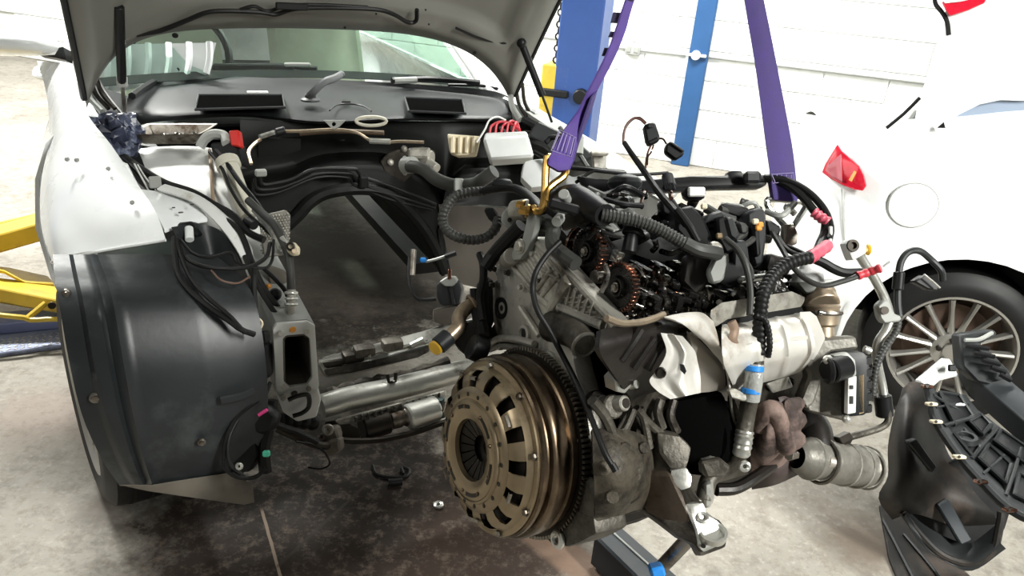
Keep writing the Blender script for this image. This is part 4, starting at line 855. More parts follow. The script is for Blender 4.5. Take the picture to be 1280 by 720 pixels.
obj('small_nut', B().ring(at(299, 583, 1.655), fw, 0.006, 0.003, 10, 6), alub, car)
obj('dark_duct', B().prism(pts([(288, 520), (300, 512), (316, 530), (322, 570), (310, 592), (290, 590), (282, 560)], 1.72), fw * 0.05, 0.01, 2), blk, car)
# motor mount and water pipe next to the tunnel
o = obj('engine_mount', B().prism(pts([(545, 356), (552, 350), (566, 346), (575, 352), (578, 362), (574, 382), (550, 382), (546, 372)], 2.26), fw * 0.09, 0.01, 2), blk2, car)
obj('mount_plate', B().prism(pts([(549, 352), (558, 346), (568, 346), (572, 352), (566, 358), (556, 358)], 2.24), fw * 0.07 + up * 0.004, 0.003), greymet, o)
obj('stud', B().cyl(at(562, 349, 2.24), at(562, 337, 2.24), 0.006), copper, o); obj('rib', B().tube(pts([(563, 360), (567, 380)], 2.255), 0.006, 6, sm=1), blk2, o)
obj('mount_foot', B().prism(pts([(540, 386), (585, 380), (590, 398), (556, 408), (541, 402)], 2.27), fw * 0.08, 0.012, 2), dustfloor, car)
CW('sensor_lead', [(512, 322, 2.3), (511, 342, 2.28), (514, 362, 2.26), (524, 374, 2.25), (545, 374, 2.25)], 2.4, rub)
obj('lead_sleeve', B().cyl(at(517, 312, 2.3), at(515, 345, 2.28), 0.009), steel, car)
obj('blue_clip', B().box(at(529, 325, 2.3), (0.02, 0.02, 0.015), CAMAX, 0.004), bluet, car); CW('probe', [(533, 327, 2.3), (545, 324, 2.29), (560, 319, 2.28)], 1.8, greymet); CW('probe_grip', [(556, 321, 2.28), (570, 316, 2.28)], 3.5, rub)

# ================================================================ loose things on the car
c = at(145, 170, 2.16)
bmx = bmesh.new(); bmesh.ops.create_icosphere(bmx, subdivisions=4, radius=1)
for v in bmx.verts:
    n_ = v.co.normalized(); j_ = V((noise.noise(n_ * 4 + V((7, 0, 0))), noise.noise(n_ * 4 + V((0, 7, 0))), noise.noise(n_ * 4 + V((0, 0, 7)))))
    k_ = 1.02 + 0.30 * noise.noise(n_ * 1.8) - 0.24 * abs(noise.noise(n_ * 3.4 + V((1, 4, 2)))); q_ = n_ * k_ + j_ * 0.22
    v.co = c + rt * (q_.x * 0.078) + up * (q_.z * 0.066) + fw * (q_.y * 0.06)
bb2 = B(); bb2.bm.free(); bb2.bm = bmx
tag(obj('rag', bb2, cloth, None, 14), 'crumpled dark blue rag stuffed beside the bonnet hinge', 'rag')
tr = Frame(at(209, 182, 2.17), radians(2))
tx = (at(252, 176, 2.19) - at(178, 176, 2.19)).normalized(); ty = V((-tx.y, tx.x, 0)).normalized(); tz = tx.cross(ty)
def TR(a, b, c_): return tr.o + tx * a + ty * b + tz * c_
tray = thing('metal_tray', TR(0, 0.05, 0), 'steel tray of loose bolts standing on the white strut tower', 'tray')
obj('tray_bowl', B().grid([[TR(sx * a, 0.055 + sy * b_, z) for sx, sy in ((-1, -1), (0, -1.05), (1, -1), (1.03, 0), (1, 1), (0, 1.03), (-1, 1), (-1.03, 0), (-1, -1))] for a, b_, z in ((0.0, 0.0, 0.003), (0.070, 0.04, 0.003), (0.082, 0.05, 0.012), (0.095, 0.062, 0.035), (0.105, 0.070, 0.037), (0.105, 0.070, 0.034))], 0.0015), steel, tray)
first = None
for i in range(9):
    a = -0.055 + 0.014 * i + R_.uniform(-0.004, 0.004); b_ = 0.055 + R_.uniform(-0.03, 0.035); an = R_.uniform(0, pi)
    p = TR(a, b_, 0.012); d = tx * cos(an) + ty * sin(an)
    if first is None:
        first = obj('bolt', B().cyl(p - d * 0.012, p + d * 0.012, 0.0045, n=8).bolt(p + d * 0.010, d, 0.008, 0.008), chrome, base=p)
        o = first; an0 = an
    else:
        o = first.copy(); COL.objects.link(o); o.location = p; o.rotation_euler = (0, 0, an - an0)
    tag(o, 'small steel bolt lying in the tray on the strut tower', 'bolt', 'bolts in the steel tray')
p = fz(548, 633); o = tag(obj('nut', B().ring(p + V((0, 0, 0.006)), V((0, 0, 1)), 0.011, 0.006, 6, 6), alub), 'small steel nut lying on the stained floor beside the clutch', 'nut')
p = fz(494, 608); tag(obj('spark_plug_cap', B().cyl(p + V((-0.02, 0, 0.012)), p + V((0.02, 0.01, 0.012)), 0.011), blk), 'short black rubber cap lying on the stained floor', 'cap')
p = fz(492, 594); o = tag(obj('bent_clip', B().tube([p + V(q) for q in ((-0.07, 0.03, 0.006), (-0.05, -0.01, 0.006), (0.0, -0.02, 0.008), (0.04, -0.01, 0.008), (0.045, 0.02, 0.008), (0.02, 0.03, 0.008), (0.03, 0.0, 0.008))], 0.005, 6), rub), 'bent black plastic clip lying on the oily floor under the car', 'clip')

# ================================================================ the engine
eng = thing('engine', E(0.3, 0, -0.2), 'grimy engine with its clutch exposed, hanging from two purple slings', 'engine')
EX, EY, EZ = E.ax
def EO(nm, b, m, p=None, **k): return obj(nm, b, m, p or eng, **k)
def EW(nm, L, r, m=rub, d=None, p=None, **k): return wire(nm, L, r, m, p or eng, d, **k)
def dn(px): return 1.05 + (px - 783) * 0.00103       # depth of the near flank
def dt(px): return 1.13 + (px - 746) * 0.00103       # depth along the middle
def near(L, o=0.0): return [at(x, y, dn(x) + o - 0.06 * min(1, max(0, (520 - y) / 100))) for x, y in L]
def mid(L, o=0.0): return [at(x, y, dt(x) + o) for x, y in L]
def eu(L, u): return [E.px(x, y, u) for x, y in L]

# ---- clutch cover, flywheel, ring gear
O = E.o
REF = EZ
fly = EO('flywheel', B().lathe(O, EX, [(0.045, 0.05), (0.045, 0.137), (0.034, 0.139), (0.030, 0.133), (0.026, 0.139), (0.010, 0.1405), (0.004, 0.1405), (0.0, 0.138), (-0.002, 0.131), (-0.006, 0.1305), (-0.008, 0.1355), (-0.014, 0.136), (-0.017, 0.133), (-0.017, 0.05)], 96, ref=REF), brown)
gr = EO('ring_gear', B().lathe(O, EX, [(0.046, 0.135), (0.046, 0.1445), (0.060, 0.1445), (0.060, 0.135)], 96, ref=REF), darkst, fly)
b = B()
for i in range(120):
    a = 2 * pi * i / 120; d = EZ * cos(a) + EY * sin(a); e = EX.cross(d)
    b.prism([O + EX * 0.046 + d * 0.1435 + e * -0.0026, O + EX * 0.046 + d * 0.1435 + e * 0.0026, O + EX * 0.046 + d * 0.1495 + e * 0.0013, O + EX * 0.046 + d * 0.1495 + e * -0.0013], EX * 0.013)
o = EO('gear_teeth', b, steel, fly); o['kind'] = 'stuff'
cl = EO('clutch_cover', B().lathe(O, EX, [(-0.017, 0.110), (-0.017, 0.131), (-0.020, 0.132), (-0.022, 0.131), (-0.023, 0.124), (-0.028, 0.1205), (-0.032, 0.1185)], 80, ref=REF)
        .lathe(O, EX, [(-0.046, 0.0945), (-0.050, 0.090), (-0.0515, 0.084), (-0.0515, 0.0775), (-0.056, 0.0745), (-0.0575, 0.070), (-0.0575, 0.060), (-0.0545, 0.052), (-0.053, 0.047), (-0.046, 0.0455), (-0.044, 0.048)], 80, ref=REF), tan)
NW = 15
for i in range(NW):
    a = 2 * pi * i / NW + 0.08
    EO('cover_web', B().lathe(O, EX, [(-0.032, 0.1185), (-0.040, 0.113), (-0.0445, 0.104), (-0.046, 0.0945), (-0.0435, 0.0945), (-0.042, 0.103), (-0.037, 0.111), (-0.030, 0.1165)], 5, a, a + 2 * pi / NW * 0.56, ref=REF), tan, cl)
EO('pressure_plate', B().lathe(O, EX, [(-0.02, 0.116), (-0.030, 0.112), (-0.034, 0.09), (-0.034, 0.05)], 60, ref=REF), darkst, cl)
b = B()
for i in range(18):
    a = 2 * pi * i / 18; d = EZ * cos(a) + EY * sin(a); e = EX.cross(d)
    EO('diaphragm_finger', B().prism([O + EX * t + d * r + e * s for t, r, s in ((-0.046, 0.052, -0.0078), (-0.046, 0.052, 0.0078), (-0.034, 0.020, 0.0028), (-0.034, 0.020, -0.0028))], EX * 0.002), darkst, cl)
EO('spline_hub', B().lathe(O, EX, [(-0.016, 0.034), (-0.022, 0.032), (-0.022, 0.013), (-0.01, 0.012)], 24, ref=REF), steel, cl)
def face(r, a, u): return O + EX * u + (EZ * cos(a) + EY * sin(a)) * r
for i in range(9):
    a = 2 * pi * i / 9 + 0.3; EO('cover_bolt', B().bolt(face(0.1265, a, -0.022), -EX, 0.0048, 0.006), steel, cl)
for i in range(18):
    a = 2 * pi * (i + 0.4) / 18
    EO('rivet_hole', B().lathe(face(0.0835, a, -0.0515), -EX, [(0, 0.0036), (0.0006, 0.0034), (0.0006, 0)], 8), darkst, cl)
    if i % 2: EO('rivet', B().ball(face(0.0655, a, -0.0575), 0.0034, 8), brown, cl)
for i in range(6):
    a = 2 * pi * i / 6 + 0.25
    EO('ring_slot', B().lathe(O, EX, [(-0.0582, 0.063), (-0.0586, 0.068), (-0.0582, 0.069)], 6, a, a + 0.5, ref=REF), darkst, cl)
    EO('strap_spring', B().lathe(O, EX, [(-0.047, 0.1045), (-0.048, 0.109), (-0.044, 0.110)], 4, a + 0.3, a + 0.46, ref=REF), steel, cl)
EO('ridge', B().lathe(O, EX, [(-0.0515, 0.0800), (-0.0545, 0.0785), (-0.056, 0.0755)], 60, 0.4, 3.6, ref=REF), tan, cl)

# ---- cast rear cover (the face round the flywheel)
U0 = 0.066
A = [(629, 322), (640, 310), (655, 299), (664, 295), (673, 300), (700, 331), (729, 363), (756, 393), (769, 409), (758, 415), (735, 405), (716, 402), (712, 430), (720, 465), (730, 500), (738, 545), (742, 590), (746, 640), (738, 660), (722, 672), (700, 640), (690, 560), (680, 500), (660, 460), (634, 438), (616, 436), (604, 431), (606, 418), (617, 405), (607, 380), (610, 363), (621, 348), (617, 337)]
cover = EO('rear_cover', B().prism(eu(A, U0), EX * 0.035, 0.004, 2), alu)
EO('upper_step', B().prism(eu([(632, 322), (655, 300), (664, 297), (672, 303), (728, 366), (752, 392), (742, 398), (716, 388), (704, 395), (692, 402), (676, 380), (650, 345)], U0), EX * -0.008, 0.003), alu, cover)
EO('flange_rim', B().tube(eu([(664, 296), (700, 331), (729, 363), (757, 394), (768, 409)], U0 - 0.006), 0.0055, 8, sm=2), alu, cover)
for a_, e_, r in (((713, 349), (689, 388), 0.012), ((700, 384), (754, 407), 0.009), ((642, 334), (664, 360), 0.005), ((664, 362), (690, 386), 0.006), ((668, 330), (702, 352), 0.004), ((650, 384), (674, 420), 0.006), ((676, 372), (700, 344), 0.004), ((697, 330), (712, 350), 0.005), ((690, 336), (672, 362), 0.005)):
    EO('rib', B().cyl(E.px(*a_, U0 - 0.008), E.px(*e_, U0 - 0.008), r, r * 0.85, 10), alu, cover)
for k in range(6):
    a_ = (705 + k * 7, 366 + k * 5); EO('fin', B().box(E.px(*a_, U0 - 0.009), (0.008, 0.0025, 0.032), E.ax, 0.0008), alu, cover)
for k in range(5):
    EO('fin', B().tube(eu([(704 + k * 2, 372 + k * 6), (728 + k * 6, 372 + k * 6)], U0 - 0.010), 0.0014, 5, sm=1), alu, cover)
b = B()
for k in range(9): b.tube(eu([(640 + k * 4.6, 318 - k * 1.9 + (k * 1.6 if k > 5 else 0)), (664 + k * 3.6, 352 - k * 1.7)], U0 - 0.0085), 0.0012, 4, sm=1)
o = EO('cast_ribbing', b, alu, cover); o['kind'] = 'stuff'
EO('core_plug', B().lathe(E.px(627, 385, U0), -EX, [(0.0, 0.0185), (0.003, 0.018), (0.001, 0.014), (-0.001, 0.006), (0.001, 0.004), (0.001, 0)], 28), blk, cover)
for q, r in (((653, 359), 0.0068), ((685, 397), 0.0078), ((668, 317), 0.007), ((636, 341), 0.006), ((677, 351), 0.005), ((619, 336), 0.006), ((617, 356), 0.0055), ((610, 356), 0.005), ((659, 302), 0.005), ((607, 427), 0.007)):
    EO('cover_bolt', B().bolt(E.px(*q, U0 - 0.006), -EX, r * 0.7, 0.008), alub if r > 0.0065 else alud, cover)
for q, r, ry in (((657, 417), 0.008, 1.2), ((625, 431), 0.005, 1), ((712, 487), 0.007, 1), ((715, 508), 0.0085, 1), ((709, 498), 0.004, 1), ((604, 439), 0.006, 1), ((676, 360), 0.004, 1.4)):
    p = E.px(*q, U0 - 0.0005); bs = EO('bolt_boss', B().lathe(p, -EX, [(-0.004, r * 1.9), (0.005, r * 1.8), (0.006, r * 1.2), (0.002, r)], 20), alu, cover)
    EO('hole', B().lathe(p - EX * 0.002, -EX, [(0, r), (0.0012, r), (0.0012, 0)], 16), blk, bs)
# bell housing ring plate on the right with its triangular window
EO('window', B().prism(eu([(686, 450), (690, 447), (712, 486), (708, 494), (700, 497), (683, 466)], U0 + 0.0), EX * -0.001, 0), darkst, cover)
EO('window_rim', B().tube(eu([(684, 446), (690, 443), (716, 484), (712, 500), (701, 504), (680, 468)], U0 - 0.002), 0.004, 7, True, 2), alu, cover)
EO('plate_edge', B().tube(eu([(612, 437), (632, 432), (660, 442), (684, 462), (704, 498), (717, 540), (722, 590), (720, 640), (712, 668)], U0 - 0.002), 0.005, 8), alum, cover)
EO('upper_flange', B().tube(eu([(606, 436), (622, 424), (645, 424), (668, 430)], U0 - 0.008), 0.006, 8), alu, cover)
for a_, e_, r in (((722, 552), (748, 547), 0.013), ((727, 617), (747, 613), 0.008), ((744, 574), (758, 570), 0.010)):
    q = EO('dowel_boss', B().cyl(at(*a_, 1.09), at(*e_, 1.12), r, n=18), alub if r < 0.01 else alu, cover); EO('hole', B().lathe(at(*a_, 1.088), -rt, [(0, r * 0.55), (0.002, r * 0.5), (0.002, 0)], 14), darkst, q)
ft = EO('sump_foot', B().prism(eu([(700, 640), (716, 636), (742, 648), (745, 668), (722, 680), (706, 685), (692, 668)], 0.05), EX * 0.06, 0.006, 2), alud, cover)
EO('foot_eye', B().ring(E.px(697, 674, 0.046), EX, 0.010, 0.005, 20, 8), alub, ft)
EO('foot_strap', B().prism(eu([(722, 600), (738, 596), (746, 640), (742, 664), (728, 668), (722, 640)], 0.052), EX * 0.03, 0.004), alud, ft)

# ---- cylinder block, lower case, oily head
def sect(u, pts_): return [E(u, y, z) for y, z in pts_]
S0 = [(-0.10, -0.13), (-0.135, -0.07), (-0.15, 0.0), (-0.135, 0.07), (-0.125, 0.14), (-0.13, 0.20), (-0.11, 0.24), (0.0, 0.25), (0.12, 0.27), (0.20, 0.20), (0.17, 0.05), (0.15, -0.08), (0.05, -0.15)]
rows = []
for u, k in ((0.10, 1.0), (0.16, 0.98), (0.24, 1.0), (0.34, 0.97), (0.44, 0.98), (0.56, 0.94), (0.565, 0.5), (0.566, 0.02)):
    rows.append([E(u, y * k, (z - 0.06) * k + 0.06 + (-0.0 if z > 0 else 0.10 * max(0, (u - 0.15)))) for y, z in S0 + [S0[0]]])
blkb = EO('cylinder_block', B().grid(rows), alud, ang=28)
# the cast waves and ribs on the near flank
for L, r in (([(740, 500), (756, 520), (768, 548)], 0.008), ([(800, 510), (806, 530), (812, 560)], 0.006), ([(792, 512), (782, 535), (768, 548)], 0.006), ([(795, 510), (812, 530), (830, 545)], 0.006),
             ([(775, 620), (795, 612), (806, 590), (808, 560)], 0.005), ([(826, 500), (822, 515), (828, 535)], 0.007), ([(842, 500), (838, 520), (846, 540)], 0.007)):
    EO('cast_rib', B().tube([at(x, y, dn(x) + 0.022) for x, y in L], r, 8), alud, blkb)
EO('outlet_elbow', B().tube([at(x, y, d) for x, y, d in ((690, 408, 1.14), (706, 412, 1.11), (722, 420, 1.08), (732, 432, 1.06))], lambda t: 0.024 - 0.004 * t, 14), alud, blkb)
EO('elbow_lip', B().ring(at(731, 431, 1.06), at(732, 432, 1.06) - at(722, 420, 1.08), 0.018, 0.003, 22, 7), alum, blkb)
o = EO('oil_switch', B().cyl(at(766, 472, 1.06), at(780, 480, 1.035), 0.017, 0.015, 6), alub, blkb); EO('hole', B().cyl(at(779.5, 479.5, 1.036), at(780.5, 480, 1.034), 0.007), darkst, o)
o = EO('water_stub', B().cyl(at(752, 506, 1.08), at(782, 504, 1.045), 0.013, 0.011, 16), alu, blkb); EO('hole', B().cyl(at(781.5, 504, 1.046), at(783, 504, 1.044), 0.007), darkst, o)
EO('drain_boss', B().cyl(at(756, 510, 1.07), at(768, 508, 1.05), 0.017, n=16), alud, blkb); EO('side_port', B().cyl(at(741, 500, 1.10), at(748, 498, 1.085), 0.013), darkst, blkb)
EO('knock_stub', B().cyl(at(786, 482, 1.05), at(796, 480, 1.04), 0.006), alub, blkb)
EO('dark_flank', B().grid(dense([near([(752, 412), (790, 405), (830, 398), (850, 396)], 0.02), near([(750, 440), (785, 425), (826, 415), (848, 415)], 0.0), near([(768, 470), (795, 455), (822, 450), (845, 450)], 0.0), near([(790, 500), (812, 492), (832, 486), (848, 485)], 0.02)], 4, 4), 0.01), mat('dark_cast', (0.018, 0.015, 0.013), 0.38, 0.4, var=0.3, bump=0.3), blkb)
for L in ([(775, 450), (790, 428), (800, 412)], [(790, 460), (806, 436), (816, 422)], [(808, 462), (820, 440), (834, 424)]): EO('port_rib', B().tube(near(L, 0.002), 0.007, 8), MATS['dark_cast'], blkb)
for q in ((802, 446), (818, 432), (776, 455), (833, 404)): EO('stud', B().cyl(at(q[0], q[1], dn(q[0]) - 0.005), at(q[0] + 7, q[1] + 4, dn(q[0]) - 0.014), 0.004), alub, blkb)
EO('case_lower', B().grid([[E(u, y, z + 0.10 * max(0, u - 0.15)) for y, z in ((-0.132, -0.03), (-0.13, -0.09), (-0.06, -0.16), (0.05, -0.17), (0.13, -0.1))] for u in (0.10, 0.22, 0.34, 0.44, 0.52)], 0.01), MATS['dark_cast'], blkb)
EO('barrel_casting', B().grid(dense([[at(x, y, dn(x) + o + 0.03) for x, y, o in r] for r in ([(738, 540, 0.02), (765, 540, 0.0), (795, 545, 0.0), (820, 560, 0.04)], [(742, 570, 0.0), (768, 572, -0.03), (796, 574, -0.02), (818, 585, 0.04)], [(744, 605, 0.0), (770, 606, -0.03), (795, 604, -0.02), (815, 610, 0.04)], [(742, 640, 0.03), (768, 638, 0.01), (790, 632, 0.02), (812, 632, 0.05)])], 5, 5), 0.01), mat('grimy_casting', (0.10, 0.085, 0.062), 0.55, 0.35, var=0.35, scale=14, bump=0.6, bscale=70, dirt=(0.02, 0.016, 0.012), damt=0.55, dscale=14), blkb, ang=60)
for q, r in (((756, 586), 0.010), ((782, 560), 0.008), ((766, 622), 0.009), ((796, 596), 0.006), ((806, 560), 0.008)): EO('casting_boss', B().cyl(at(q[0], q[1], dn(q[0]) - 0.012), at(q[0] - 4, q[1] - 2, dn(q[0]) + 0.02), r, n=14), MATS['grimy_casting'], blkb)
EO('casting_seam', B().tube([at(x, y, dn(x) + 0.012) for x, y in ((788, 628), (800, 618), (808, 602), (810, 580))], 0.002, 6), darkst, blkb)
EO('dark_duct', B().cyl(at(900, 540, 1.24), at(868, 545, 1.17), 0.055, 0.060, 24), voidblk, blkb)
EO('duct_shade', B().prism([at(x, y, 1.14) for x, y in ((822, 505), (905, 490), (915, 520), (912, 570), (880, 590), (845, 570), (828, 540))], fw * 0.05, 0.01, 2), MATS['void_shade_black'], blkb)  # black slab painting the shaded void in the engine flank

# ---- near-side head, its cover off: oily cams, rockers and gears
hd = EO('cylinder_head', B().grid([[E(u, y, z) for y, z in ((-0.10, 0.18), (-0.112, 0.245), (-0.10, 0.25), (-0.095, 0.225), (0.05, 0.225), (0.055, 0.27), (0.08, 0.27), (0.08, 0.18))] for u in (0.10, 0.11, 0.3, 0.55, 0.56)], 0.004), oily)
EO('head_rim', B().tube([E(u, -0.108, 0.249) for u in (0.10, 0.25, 0.4, 0.56)], 0.006, 8).tube([E(0.56, y, 0.249) for y in (-0.108, 0.0, 0.06)], 0.006, 8), alud, hd)
def gear(c, r, nt_, m, w_=0.012, nm='cam_gear'):
    g = EO(nm, B().lathe(c, EX, [(0, r * 0.2), (-0.004, r * 0.34), (-0.004, r * 0.42), (0.003, r * 0.5), (0.003, r * 0.82), (-0.001, r * 0.9), (-0.001, r * 0.95), (w_, r * 0.95), (w_, 0)], 40), oily, hd)
    for i in range(nt_):
        a = 2 * pi * i / nt_; d = EZ * cos(a) + EY * sin(a); e = EX.cross(d)
        EO('tooth', B().prism([c + d * (r * 0.93) - e * (r * 0.065), c + d * (r * 0.93) + e * (r * 0.065), c + d * (r * 1.06) + e * (r * 0.03), c + d * (r * 1.06) - e * (r * 0.03)], EX * w_, 0.0004), m, g)
    EO('gear_bolt', B().bolt(c - EX * 0.002, -EX, r * 0.16, 0.006), oilyst, g)
    return g
gear(E.px(771, 359, 0.098), 0.0345, 36, copper)
g2 = gear(E.px(733, 314, 0.118), 0.0345, 32, copper, 0.014)
c2 = E.px(733, 314, 0.126)
for i in range(26):
    a = -2.6 + i * 0.13; d = EZ * cos(a) - EY * sin(a); e = EX.cross(d)
    EO('chain_link', B().box(c2 + d * 0.041 - EX * 0.004, (0.014, 0.009, 0.0055), (EX, e, d), 0.0012), copper if i % 3 else oilyst, g2)
def cam(y0, z0, seed, n=9):
    rr = random.Random(seed)
    sh = EO('camshaft', B().cyl(E(0.11, y0, z0), E(0.55, y0, z0), 0.011, n=14), oilyst, hd)
    for i in range(n):
        u = 0.135 + i * 0.045; a = rr.uniform(0, 2 * pi); d = EZ * cos(a) + EY * sin(a); e = EX.cross(d)
        P_ = [E(u, y0, z0) + (d * cos(t) + e * sin(t)) * (0.0175 if cos(t) < 0.35 else 0.0175 + 0.010 * (cos(t) - 0.35) / 0.65) for t in [2 * pi * k / 16 for k in range(16)]]
        EO('cam_lobe', B().prism(P_, EX * 0.013, 0.0015), oilyst if rr.random() < 0.85 else copper, sh)
        EO('bearing_cap', B().box(E(u + 0.022, y0, z0 + 0.008), (0.014, 0.05, 0.024), E.ax, 0.004, 2), oily, sh)
    return sh
cam(-0.062, 0.262, 3); cam(0.012, 0.275, 5)
rr = random.Random(11)
for i in range(46):
    u = rr.uniform(0.13, 0.55); y = rr.uniform(-0.095, 0.045); z = 0.235 + rr.uniform(0, 0.03)
    k = rr.random(); m = (oily, oily, oilyst, oily, oilyst, darkst)[rr.randrange(6)]
    if k < 0.35: EO('rocker', B().box(E(u, y, z + 0.012), (0.014, 0.04, 0.012), (EX, (EY + EZ * rr.uniform(-0.6, 0.6)).normalized(), EZ), 0.004, 2), m, hd)
    elif k < 0.65: EO('head_bolt', B().bolt(E(u, y, z), EZ + EX * rr.uniform(-0.3, 0.3), rr.uniform(0.005, 0.008), 0.016), m, hd)
    elif k < 0.85: EO('valve_spring', B().lathe(E(u, y, z - 0.01), EZ, [(i_ * 0.004, 0.012 + 0.002 * (i_ % 2)) for i_ in range(8)] + [(0.028, 0)], 14), m, hd)
    else: EO('oil_rail', B().tube([E(u, y, z + 0.02), E(u + 0.03, y + rr.uniform(-0.02, 0.02), z + 0.035), E(u + 0.06, y + rr.uniform(-0.03, 0.03), z + 0.02)], 0.004, 7), m, hd)
b = B()
for i in range(420):
    u = rr.uniform(0.11, 0.56); y = rr.uniform(-0.10, 0.07); z = 0.232 + rr.uniform(0, 0.045); a = rr.uniform(0, pi)
    d = (EX * cos(a) + EY * sin(a) + EZ * rr.uniform(-0.5, 0.5)).normalized(); s = rr.uniform(0.0022, 0.0055)
    b.cyl(E(u, y, z), E(u, y, z) + d * s * rr.uniform(1.5, 4), s, n=7)
o = EO('small_fittings', b, oilyst, hd); o['kind'] = 'stuff'
b = B()
for i in range(260):
    u = rr.uniform(0.11, 0.56); y = rr.uniform(-0.10, 0.07); z = 0.235 + rr.uniform(0, 0.05); s = rr.uniform(0.004, 0.010)
    a = rr.uniform(0, pi); d = EX * cos(a) + EY * sin(a); b.box(E(u, y, z), (s * 1.6, s, s), (d, EZ.cross(d), EZ), s * 0.2)
o = EO('small_levers', b, oily, hd); o['kind'] = 'stuff'
EO('injector', B().cyl(mid([(786, 316)], -0.03)[0], mid([(790, 292)], -0.03)[0], 0.012, 0.010, 14).cyl(mid([(790, 294)], -0.03)[0], mid([(792, 286)], -0.03)[0], 0.016, n=14), blk, hd)
EO('chain_guide', B().tube([at(x, y, 1.07) for x, y in ((756, 330), (760, 345), (752, 366))], 0.004, 6), oilyst, hd)
for L in ([(783, 333), (793, 333), (800, 340), (803, 347)], [(834, 329), (842, 330), (850, 336), (856, 342)], [(826, 314), (838, 317), (850, 312)], [(818, 300), (820, 308), (815, 314)], [(866, 334), (876, 331), (886, 329)]):
    EO('oil_rail', B().tube(mid(L, -0.04), 0.0045, 7), oilyst, hd)
for q in ((808, 352), (831, 350), (824, 338), (772, 320)): EO('cam_tower', B().box(mid([q], -0.05)[0], (0.014, 0.016, 0.016), E.ax, 0.003, 2), oilyst, hd)
EO('gasket_edge', B().tube(near([(758, 398), (776, 404), (800, 403), (818, 398), (830, 393)], 0.01), 0.005, 7), egr, hd)
EO('side_rail', B().prism(near([(888, 386), (902, 376), (990, 362), (1008, 370), (1004, 377), (912, 392), (896, 402)], 0.0), EZ * -0.012, 0.003), alu, hd)
EO('black_gap', B().prism(near([(898, 398), (1000, 380), (1006, 392), (905, 410)], 0.012), fw * 0.03), blk, hd)
EO('rail_tube', B().cyl(near([(925, 350)], 0.01)[0], near([(957, 346)], 0.01)[0], 0.006), chrome, hd)

# ---- heat shields on the near flank
sh1 = [(826, 417), (834, 414), (842, 418), (852, 420), (856, 428), (866, 436), (870, 444), (874, 460), (876, 488), (860, 492), (842, 498), (832, 492), (822, 488), (812, 475), (822, 460), (832, 444)]
rows = []
lt = [(826, 416), (833, 440), (822, 462), (812, 476), (822, 489), (838, 499)]; rtp = [(853, 420), (868, 438), (872, 452), (875, 466), (876, 478), (876, 491)]
for i, (a_, e_) in enumerate(zip(lt, rtp)):
    rows.append([at(a_[0] + (e_[0] - a_[0]) * t, a_[1] + (e_[1] - a_[1]) * t, dn(850) - 0.105 + 0.02 * t + 0.020 * abs(t - 0.55) - 0.012 * math.exp(-((t - 0.62 - 0.05 * sin(i)) / 0.13) ** 2)) for t in [k / 6 for k in range(7)]])
s1 = EO('heat_shield', B().grid(dense(rows, 5, 4), 0.002), shield, ang=60)
EO('shield_slot', B().prism([at(x, y, dn(850) - 0.122) for x, y in ((850, 455), (855, 456), (858, 464), (856, 468), (851, 463))], fw * 0.004), blk, s1)
EO('shield_screw', B().lathe(at(826, 466, dn(850) - 0.096), -fw, [(0, 0.008), (0.004, 0.006), (0.004, 0)], 12), darkst, s1)
# folded middle sheet
rows = [near([(830, 396), (848, 392), (868, 390), (880, 392), (892, 402)], -0.005), near([(848, 402), (864, 402), (880, 408), (896, 424), (902, 436)], -0.05), near([(862, 412), (876, 420), (890, 430), (903, 446), (908, 456)], -0.045), near([(880, 428), (890, 440), (899, 450), (906, 462), (910, 478)], -0.02)]
s2 = EO('folded_shield', B().grid(dense(rows, 4, 4), 0.002), shield, ang=60)
s3 = EO('tan_shield', B().grid(dense([near([(858, 414), (872, 424), (886, 438), (896, 446)], 0.0), near([(868, 450), (880, 455), (892, 458), (904, 462)], -0.006), near([(874, 490), (886, 489), (896, 487), (906, 484)], 0.0)], 5, 4), 0.002), shieldp, ang=60)
# ribbed canister cover
rows = []
for i, (x0, y0, x1, y1, o) in enumerate(((903, 404, 996, 390, 0.03), (902, 412, 1004, 394, -0.01), (902, 424, 1012, 405, -0.04), (903, 440, 1018, 424, -0.055), (905, 456, 1019, 440, -0.050), (910, 468, 1012, 452, -0.025), (916, 482, 1004, 462, 0.005), (918, 488, 1000, 466, 0.03))):
    r = []
    for k in range(25):
        t = k / 24; bump = -0.012 * (math.exp(-((t - 0.40) / 0.03) ** 2) + math.exp(-((t - 0.70) / 0.03) ** 2) + 0.8 * math.exp(-((t - 0.03) / 0.04) ** 2) + math.exp(-((t - 0.97) / 0.03) ** 2))
        x = x0 + (x1 - x0) * t; r.append(at(x, y0 + (y1 - y0) * t, dn(x) + o + bump - 0.06))
    rows.append(r)
cv = EO('canister_shield', B().grid(dense(rows, 4, 1), 0.002), shield, ang=60)
for L in ([(904, 436), (940, 430), (980, 425), (1016, 421)], [(906, 459), (940, 452), (980, 445), (1014, 439)]): EO('pressed_rib', B().tube(near(L, -0.054), 0.004, 7), shield, cv)
EO('brown_band', B().tube(near([(914, 402), (918, 412), (916, 426), (922, 440), (925, 460)], -0.05), 0.007, 7, squash=(0.4, fw)), mat('scorched_metal', (0.26, 0.18, 0.13), 0.5, 0.3), cv)
EO('shield_tab', B().prism(near([(905, 446), (926, 440), (938, 446), (934, 460), (918, 464), (908, 462)], -0.055), fw * 0.003, 0.001), shield, cv)
EO('end_cap', B().prism(near([(998, 388), (1008, 392), (1018, 420), (1020, 442), (1012, 454), (1004, 440)], -0.03), EX * 0.03, 0.006, 2), shield, cv)
EO('cap_knob', B().ball(at(1021, 424, 1.25), 0.014), egr, cv)
EO('lower_bracket', B().prism(near([(958, 480), (986, 470), (992, 484), (966, 492)], 0.0), fw * 0.01, 0.002), alu, cv)
